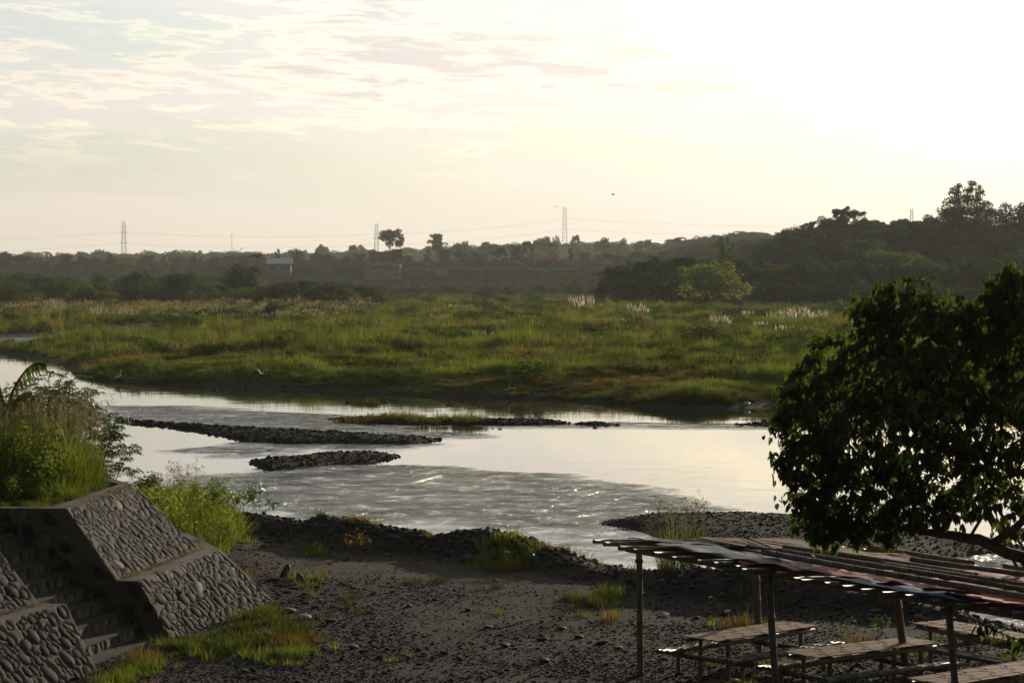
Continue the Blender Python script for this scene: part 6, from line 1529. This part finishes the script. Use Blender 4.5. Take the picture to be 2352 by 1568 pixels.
for i, (a0, b0, a1, b1, r, m, lb) in enumerate((
        (3.6, 1.1, 11.6, .55, .052, M_BAMG, 'longest pale bamboo pole lying over the tarpaulins, nearest the front edge'), (3.4, 1.6, 9.8, 1.5, .045, M_BAMG, 'bamboo pole behind the longest one on the roof'),
        (2.9, 2.1, 7.4, 2.5, .050, M_BAM, 'short thick bamboo pole starting at the edge of the brown matting'), (5.6, 2.0, 12.4, 1.7, .048, M_BAMG, 'bamboo pole running to the right end of the roof over the orange tarpaulin'),
        (3.0, 3.9, 5.6, 4.05, .055, M_BAM, 'short thick bamboo end at the back edge under the leaves'), (5.0, 3.2, 11.8, 3.4, .045, M_BAMG, 'bamboo pole half buried in the brown cover'),
        (3.2, 1.0, 5.6, 1.25, .022, M_BAM, 'thin split bamboo stick lying on the printed banner'), (2.6, 1.5, 5.2, 1.75, .018, M_BAMG, 'thin grey stick crossing the banner'), (1.2, 2.5, 3.4, 1.6, .020, M_BAM, 'thin stick lying slantwise on the brown matting'),
        (6.2, 4.2, 9.0, 4.35, .040, M_BAMG, 'bamboo pole along the back edge near the right'))):
    mb = MB(); hollow_tube(mb, roof_pt(a0, b0, .20), roof_pt(a1, b1, .19), r, 10, .55, .85, .03, 60 + i); tag(mb.obj('loose_pole', m, None, smooth=True), lb, 'bamboo pole', 'loose poles lying on the roof')

# ---------------------------------------------------------------- picnic tables
def picnic(cx, cy, ang, L, Wd, label, seed, nsl, mat, benches=(1, 1)):
    r = random.Random(seed); gz = hz(cx, cy)
    t = empty('bamboo_table', (cx, cy, gz), ang); tag(t, label, 'picnic table', 'bamboo picnic tables under and beside the shelter')
    zt = 1.75 - gz
    sw = Wd / nsl
    for k in range(nsl):                      # slats of the top: flattened bamboo with raised node lines
        y = -Wd / 2 + (k + .5) * sw; mb = MB(); x0, x1 = -L / 2 + r.uniform(-.03, .03), L / 2 + r.uniform(-.03, .03)
        z = zt + r.uniform(-.004, .004); mb.box(((x0 + x1) / 2, y, z), (x1 - x0, sw - .007, .014), Matrix.Rotation(r.uniform(-.02, .02), 4, 'X').to_3x3())
        grp = (k * 3) // nsl; xx = x0 + .3 + grp * .17
        while xx < x1 - .05: mb.box((xx, y, z + .008), (.014, sw - .004, .009)); xx += .50
        mb.obj('slat', mat, t)
    for x in (-L / 2 + .35, 0, L / 2 - .35):
        mb = MB(); hollow_tube(mb, (x, -Wd / 2 + .03, zt - .05), (x, Wd / 2 - .03, zt - .05), .036, 8, .4, 1, 0, seed); mb.obj('bearer', M_BAM, t, smooth=True)
    for s in (-1, 1):
        mb = MB(); hollow_tube(mb, (-L / 2 + .06, s * (Wd / 2 - .06), zt - .075), (L / 2 - .06, s * (Wd / 2 - .06), zt - .075), .038, 8, .4, 1, .01, seed + s); mb.obj('side_rail', M_BAM, t, smooth=True)
        for e in (-1, 1):
            mb = MB(); hollow_tube(mb, (e * (L / 2 - .38), s * (Wd / 2 - .10), -.12), (e * (L / 2 - .38), s * (Wd / 2 - .10), zt - .06), .040, 10, .33, 1, .004, seed + 3 * s + e); mb.obj('leg', M_BAM, t, smooth=True)
    zs = .43
    for e in (-1, 1):
        mb = MB(); hollow_tube(mb, (e * (L / 2 - .30), -Wd / 2 - .50, zs - .10), (e * (L / 2 - .30), Wd / 2 + .50, zs - .10), .045, 10, .36, 1, .004, seed + 11 + e); mb.obj('cross_pole', M_BAMG, t, smooth=True)
    for s, on in zip((-1, 1), benches):
        if not on: continue
        b = mb = None
        for j in range(3):
            y = s * (Wd / 2 + .24 + j * .095); mb = MB(); hollow_tube(mb, (-L / 2 - .15 + r.uniform(-.06, .06), y, zs), (L / 2 + .12 + r.uniform(-.06, .06), y + r.uniform(-.02, .02), zs), .045, 10, .42, .9, .012, seed + 20 + j + s); mb.obj('bench_pole', M_BAMG if s < 0 else M_BAM, t, smooth=True)
        for e in (-1, 1):
            mb = MB(); hollow_tube(mb, (e * (L / 2 - .26), s * (Wd / 2 + .33), -.12), (e * (L / 2 - .26), s * (Wd / 2 + .33), zs - .04), .040, 10, .3, 1, .0, seed + 30 + e); mb.obj('bench_leg', M_BAM, t, smooth=True)
    return t
picnic(4.31, 42.95, math.atan2(1.9, 2.0), 2.76, .85, 'bamboo picnic table farthest left, just right of the first post, with broad mat panels', 100, 9, M_SLAT)
picnic(6.03, 41.03, math.atan2(1.7, 2.38), 2.90, .85, 'bamboo picnic table in the middle with a post shadow across its slats', 130, 15, M_SLAT)
picnic(8.48, 42.9, math.atan2(-.857, .516), 2.95, .80, 'bamboo picnic table at the back right behind the pale post and leafy sprig', 160, 15, M_SLAT)
picnic(7.68, 38.35, math.atan2(1.7, 2.15), 2.95, .90, 'bamboo picnic table nearest the camera in the bottom right corner', 190, 17, M_SLAT)

# ---------------------------------------------------------------- the big leafy tree at the right
def leaf_shape(name, seed, mat):
    """one ovate leaf with a drip tip, folded along the midrib; base at the origin, tip at +X, unit length"""
    r = random.Random(seed); mb = MB(); c = r.uniform(.05, .14); dr = r.uniform(.10, .28)
    X = [0, .18, .42, .68, .88, 1.0]; Wd = [0, .17, .25, .19, .06, 0]
    for i, x in enumerate(X):
        z = -dr * x * x
        if i in (0, 5): mb.v.append((x, 0, z))
        else: mb.v += [(x, -Wd[i], z + c * .9), (x, 0, z), (x, Wd[i], z + c * .9)]
    mb.f = [(0, 1, 2), (0, 2, 3), (1, 4, 5, 2), (2, 5, 6, 3), (4, 7, 8, 5), (5, 8, 9, 6), (7, 10, 11, 8), (8, 11, 12, 9), (10, 13, 11), (11, 13, 12)]
    return mesh_np(name, mb.v, mb.f, mat, True)
F_BIG = foliage('big_leaf', (.044, .078, .015), (.090, .130, .024), tr=.58, gloss=.03)
def place_leaves(parent, origin, spots, seed, nobj, smin=.09, smax=.18):
    """spots: (position, outward direction, twig top?) -> single leaves; the nearest nobj are objects, the others one part"""
    r = random.Random(seed); L = [leaf_shape('leaf', i, F_BIG) for i in range(5)]
    data = []
    for p, out in spots:
        az = math.atan2(out.y, out.x) + r.uniform(-1.3, 1.3); pitch = r.uniform(.2, 1.35); s = r.uniform(smin, smax)
        M = Matrix.Translation(p) @ Matrix.Rotation(az, 4, 'Z') @ Matrix.Rotation(pitch, 4, 'Y') @ Matrix.Rotation(r.uniform(-.6, .6), 4, 'X') @ Matrix.Scale(s, 4)
        data.append((p.y + r.uniform(0, .2), M))
    data.sort(key=lambda q: q[0])
    step = max(1, 1)
    for k, (_, M) in enumerate(data[:nobj]):
        o = link('leaf', L[k % 5], parent); o.matrix_local = Matrix.Translation(-origin) @ M
    vs = []; n = 0; F_ = []
    base = [(np.array([v.co[:] for v in m.vertices]), [tuple(p.vertices) for p in m.polygons]) for m in L]
    for k, (_, M) in enumerate(data[nobj:]):
        V, Fc = base[k % 5]; Mn = np.array(Matrix.Translation(-origin) @ M); W = V @ Mn[:3, :3].T + Mn[:3, 3]; vs.append(W); F_ += [tuple(i + n for i in f) for f in Fc]; n += len(V)
    if vs:
        V = np.concatenate(vs); o = link('leaves', mesh_np('leaves', V, F_, F_BIG, True), parent); o['kind'] = 'stuff'
def build_big_tree():
    r = random.Random(44); d = 38.0
    base = Vector((10.4, 37.6, hz(10.4, 37.6))); t = empty('leafy_tree', base); tag(t, 'large dark leafy tree filling the right side in front of the river', 'tree')
    def q(px, py, dy=0.0): return Dp(px, py, d + dy)
    limb = [((q(2660, 1560), q(2560, 1440), q(2440, 1330), q(2352, 1283), q(2250, 1240), q(2160, 1226), q(2090, 1215, .2), q(2010, 1195, .4), q(1920, 1180, .3)), (.22, .19, .15, .125, .11, .085, .055, .035, .015)),
            ((q(2280, 1252), q(2330, 1215, -.3), q(2420, 1130, -.5), q(2450, 950, -.5), q(2400, 760, -.4), q(2330, 640, -.2)), (.09, .08, .075, .06, .035, .01)),
            ((q(2160, 1226), q(2155, 1195), q(2130, 1160, .1), q(2100, 1060, .3), q(2040, 900, .5), q(2000, 760, .6), q(2010, 680, .6)), (.07, .06, .05, .04, .03, .02, .008)),
            ((q(2172, 1226), q(2180, 1195), q(2205, 1160, -.2), q(2230, 1040, -.3), q(2210, 880, -.4), q(2150, 740, -.3), q(2130, 650, -.2)), (.05, .045, .04, .035, .03, .02, .008)),
            ((q(2130, 1220), q(2080, 1170, -.3), q(2000, 1080, -.4), q(1900, 960, -.3), q(1850, 850, -.2)), (.035, .03, .025, .015, .006)),
            ((q(2230, 1235), q(2260, 1185, .1), q(2300, 1060, .3), q(2300, 860, .4), q(2270, 700, .5)), (.035, .03, .03, .02, .006)),
            ((q(2090, 1215, .2), q(2000, 1140, .6), q(1900, 1060, .7), q(1810, 980, .5)), (.03, .025, .015, .006)),
            ((q(2560, 1440), q(2600, 1200, .5), q(2560, 900, .8), q(2500, 700, .6)), (.14, .12, .08, .02)),
            ((base + Vector((0, 0, -.2)), q(2700, 1700), q(2660, 1560)), (.30, .26, .22))]
    names = ['branch'] * 8 + ['trunk']
    for (pts, rad), nm in zip(limb, names):
        mb = MB(); P = [p - base for p in pts]; P2 = []; R2 = []
        for i in range(len(P) - 1):
            for k in range(3):
                f = k / 3; P2.append(P[i].lerp(P[i + 1], f) + Vector((r.uniform(-1, 1), r.uniform(-1, 1), r.uniform(-1, 1))) * rad[i] * .22); R2.append(rad[i] + (rad[i + 1] - rad[i]) * f)
        P2.append(P[-1]); R2.append(rad[-1]); mb.tube(P2, [q_ * .8 for q_ in R2], 8); mb.obj(nm, M_BARK, t, smooth=True)
    # crown volume from blobs (px, py, radius in px, depth offset)
    blobs = [(1868, 868, 62, 0), (1835, 905, 55, .2), (1900, 815, 60, .1), (1840, 1000, 70, .2), (1900, 940, 95, 0), (1890, 1050, 95, -.1), (1860, 1110, 70, .1), (1930, 1150, 85, .1), (1890, 1190, 55, 0), (1985, 1120, 95, -.2), (1985, 720, 42, .3),
             (1975, 1000, 110, -.3), (1990, 860, 90, .2), (2010, 780, 75, .3), (2060, 700, 58, .2), (2040, 672, 36, .3), (2110, 665, 46, .1), (2090, 760, 95, 0), (2080, 880, 120, -.3), (2070, 1000, 120, -.4), (2060, 1110, 90, -.3), (2150, 830, 110, -.1), (2170, 950, 120, -.3),
             (2160, 1070, 100, -.4), (2190, 740, 62, 0), (2240, 860, 110, 0), (2260, 980, 110, -.3), (2250, 1090, 90, -.2), (2290, 760, 90, 0), (2300, 660, 48, -.1), (2335, 700, 70, -.1), (2325, 625, 30, -.1), (2370, 800, 120, 0), (2370, 950, 130, -.2), (2380, 1090, 100, -.2), (2480, 900, 160, 0), (2480, 720, 110, 0), (2540, 1050, 140, 0),
             (2150, 1160, 60, .1), (2220, 1160, 48, .2), (1960, 1190, 62, -.2), (2035, 1185, 62, -.2), (2090, 1170, 60, -.3), (1855, 1185, 52, -.1), (1910, 1215, 42, -.2), (1980, 1222, 36, -.2), (2050, 1222, 30, -.2), (1850, 1060, 70, 0), (2130, 1190, 30, -.3), (2205, 725, 58, .1), (2130, 712, 56, .2), (2262, 742, 70, .1), (2300, 700, 60, .2), (2350, 660, 50, .2), (2040, 740, 70, .2), (2330, 1180, 50, 0), (1840, 1160, 38, .2), (1800, 960, 34, .1), (1790, 1060, 30, .1), (1815, 880, 30, .1)]
    spots = []; tw = MB()
    tot = sum(b[2] ** 2 for b in blobs); k_ = d / F
    for (px, py, rad, dy) in blobs:
        n = int(25000 * rad ** 2 / tot) // 7 + 1; c = q(px, py, dy); R_ = rad * k_
        for _ in range(n):
            v = Vector((r.gauss(0, 1), r.gauss(0, 1), r.gauss(0, 1))).normalized() * (.35 + .65 * r.random() ** .5)
            p = c + Vector((v.x * R_, v.y * R_ * 1.5, v.z * R_)); out = Vector((v.x, v.y * .8, 0)) + Vector((r.uniform(-.4, .4), r.uniform(-.4, .4), 0))
            st = p - out * .22 - Vector((0, 0, .05)); tw.tube([st - base, p - base + Vector((0, 0, .02))], [.008, .004], 3, cap=False)
            for j in range(7):
                f = j / 7; spots.append((st.lerp(p, .3 + f * .75) + Vector((r.uniform(-.05, .05), r.uniform(-.05, .05), r.uniform(-.04, .05))), out + Vector((r.uniform(-.8, .8), r.uniform(-.8, .8), 0))))
    # drooping leaves at the lower left and over the roof
    for (px, py, n) in ((1775, 945, 9), (1790, 1090, 8), (1800, 1150, 8), (1835, 1205, 12), (1880, 1225, 14), (1905, 1225, 8), (1930, 1205, 12), (1970, 1195, 12), (2030, 1190, 10), (2090, 1185, 9), (2010, 1215, 9), (2050, 1222, 8), (1878, 1262, 4), (2190, 1205, 6), (2300, 1215, 6), (1765, 1000, 5)):
        c = q(px, py, r.uniform(-.2, .2))
        for _ in range(n): spots.append((c + Vector((r.uniform(-.14, .14), r.uniform(-.15, .15), r.uniform(-.10, .14))), Vector((r.uniform(-1, 1), r.uniform(-1, .3), 0))))
    # crown tips catching the light
    for (px, py) in ((2028, 640), (2020, 655), (2130, 640), (2145, 630), (2240, 700), (2250, 690), (2318, 606), (2330, 615), (2290, 628), (2275, 640), (1960, 690), (1970, 680), (2190, 655), (1905, 760), (1880, 790)):
        c = q(px, py)
        for _ in range(6): spots.append((c + Vector((r.uniform(-.1, .1), r.uniform(-.1, .1), r.uniform(-.08, .08))), Vector((r.uniform(-1, 1), r.uniform(-1, .3), 0))))
    place_leaves(t, base, spots, 5, 300)
    o = tw.obj('twigs', M_BARK, t); o['kind'] = 'stuff'
build_big_tree()
def build_sprig():
    """branchlet with large bright leaves hanging in front of the back right table"""
    r = random.Random(6); base = Dp(2460, 1480, 37.6); t = empty('leafy_branch', base); tag(t, 'low branch with large bright green leaves beside the pale post', 'branch')
    pts = [Dp(2460, 1480, 37.6), Dp(2352, 1475, 37.5), Dp(2290, 1450, 37.4), Dp(2240, 1425, 37.4)]; mb = MB(); mb.tube([p - base for p in pts], [.02, .014, .010, .004], 5); mb.obj('twig', M_BARK, t)
    sp = []
    for i in range(46):
        f = r.random() ** .8 * 2.999; k = int(f); p = pts[::-1][k].lerp(pts[::-1][k + 1], f - k) + Vector((r.uniform(-.05, .05), r.uniform(-.12, .12), r.uniform(-.12, .09))); sp.append((p, Vector((r.uniform(-1, .6), r.uniform(-1, .4), 0))))
    place_leaves(t, base, sp, 8, 46, .16, .24)
build_sprig()
# cut stakes leaning into the tree
for i, (p0, p1, r, lb) in enumerate((((2215, 1060), (2285, 1215), .030, 'left of the crossing bamboo stakes leaning under the tree'), ((2230, 1080), (2352, 1330), .030, 'long bamboo stake leaning under the tree, crossing the branch'), ((2262, 1120), (2400, 1330), .028, 'middle bamboo stake leaning under the tree'),
                                     ((2240, 1140), (2330, 1262), .022, 'thin stake crossing behind the big branch'), ((2200, 1130), (2180, 1215), .022, 'short upright stake behind the fork of the branch'), ((2290, 1190), (2410, 1400), .028, 'lowest bamboo stake leaning below the big branch'))):
    a = Dp(p0[0], p0[1], 39.3); b = Dp(p1[0], p1[1], 39.0); dd = (b - a).normalized(); g_ = (b.z - hz(b.x, b.y)) / max(.1, -dd.z)
    mb = MB(); hollow_tube(mb, a, b, r, 8, .4, 1, .01, 90 + i); tag(mb.obj('bamboo_stake', M_BAMG, None, smooth=True), lb, 'stake', 'bamboo stakes leaning by the tree')

# ---------------------------------------------------------------- litter
M_LIT = plain('white_plastic', (.65, .65, .68), .5, .2, 6)
for i, (px, py, s, lb) in enumerate(((1270, 1404 - 0, .0, ''), (1672, 1248, .0, ''), (1440, 1137 + 200, .13, 'small white scrap on the ridge left of the first bamboo post'), (1672, 1406, .22, 'white plastic scrap on the gravel behind the first table'), (1632, 1310 + 66, .14, 'crumpled white scrap on the slope behind the shelter'),
                                     (1530, 1414, .26, 'white plastic piece lying left of the first table'), (1690, 1565, .24, 'white plastic piece at the bottom edge below the first table'), (1218, 1505 - 15, .10, 'pale blue scrap on the lot in the foreground'), (1630, 1387, .1, 'second small scrap behind the shelter'))):
    if s == 0: continue
    z = 1.0
    for _ in range(6): x, y = Wp(px, py, z); z = .5 * z + .5 * hz(x, y)
    mb = MB(); ellips(mb, (0, 0, 0), (.5, .3, .12), 7, 4); v = [tuple(Vector(p) * (1 + .5 * mnoise.noise(Vector(p) * 4 + Vector((i, 0, 0))))) for p in mb.v]
    o = link('plastic_scrap', mesh_np('plastic_scrap', v, mb.f, M_LIT), None, (x, y, z + .03), (0, .2, i), (s, s, s)); tag(o, lb, 'litter')
o = ellips(mb2 := MB(), (0, 0, 0), (.24, .16, .13), 8, 5); x, y = Wp(1715, 940 - 8, .1); o = mb2.obj('white_bag', M_LIT, None, smooth=True, loc=(x, y, .25)); tag(o, 'white bag lying on the rocks of the far shore', 'litter')

# ---------------------------------------------------------------- labels of look-alikes: told apart by their order from the left
def number_labels(group, text):
    """things of a group that still share one label get their place in the row, counted from the left of the picture"""
    obs = [o for o in COL.objects if o.parent is None and o.get('group') == group]
    cnt = {}
    for o in obs: cnt.setdefault(o['label'], []).append(o)
    bpy.context.view_layer.update()
    for lb, L in cnt.items():
        if len(L) < 2: continue
        L.sort(key=lambda o: o.matrix_world.translation.x / o.matrix_world.translation.y)
        for i, o in enumerate(L): o['label'] = text % ORD[i]
number_labels('trees on the far terrace', 'dark tree, %s from the left in the row on top of the far terrace')
number_labels('trees of the left belt', 'rounded green tree, %s from the left among the plain ones of the left belt')
number_labels('trees at the foot of the right hill', 'dark spreading tree, %s from the left at the foot of the right hill')
number_labels('trees on the right hill', 'dark tree, %s from the left on the upper right hill')
number_labels('hazy skyline trees', 'pale hazy tree, %s from the left on the distant skyline right of the tall tree')
number_labels('hazy skyline trees at the left', 'pale hazy umbrella tree, %s from the left on the distant left skyline')
number_labels('trees on the middle ridge', 'hazy tree, %s from the left on the middle ridge beside the right hill')
number_labels('boulders on the gravel ridge', 'rounded grey boulder, %s from the left of those half buried in the ridge')
number_labels('loose stones on the gravel lot', 'grey stone, %s from the left of those lying loose on the lot')
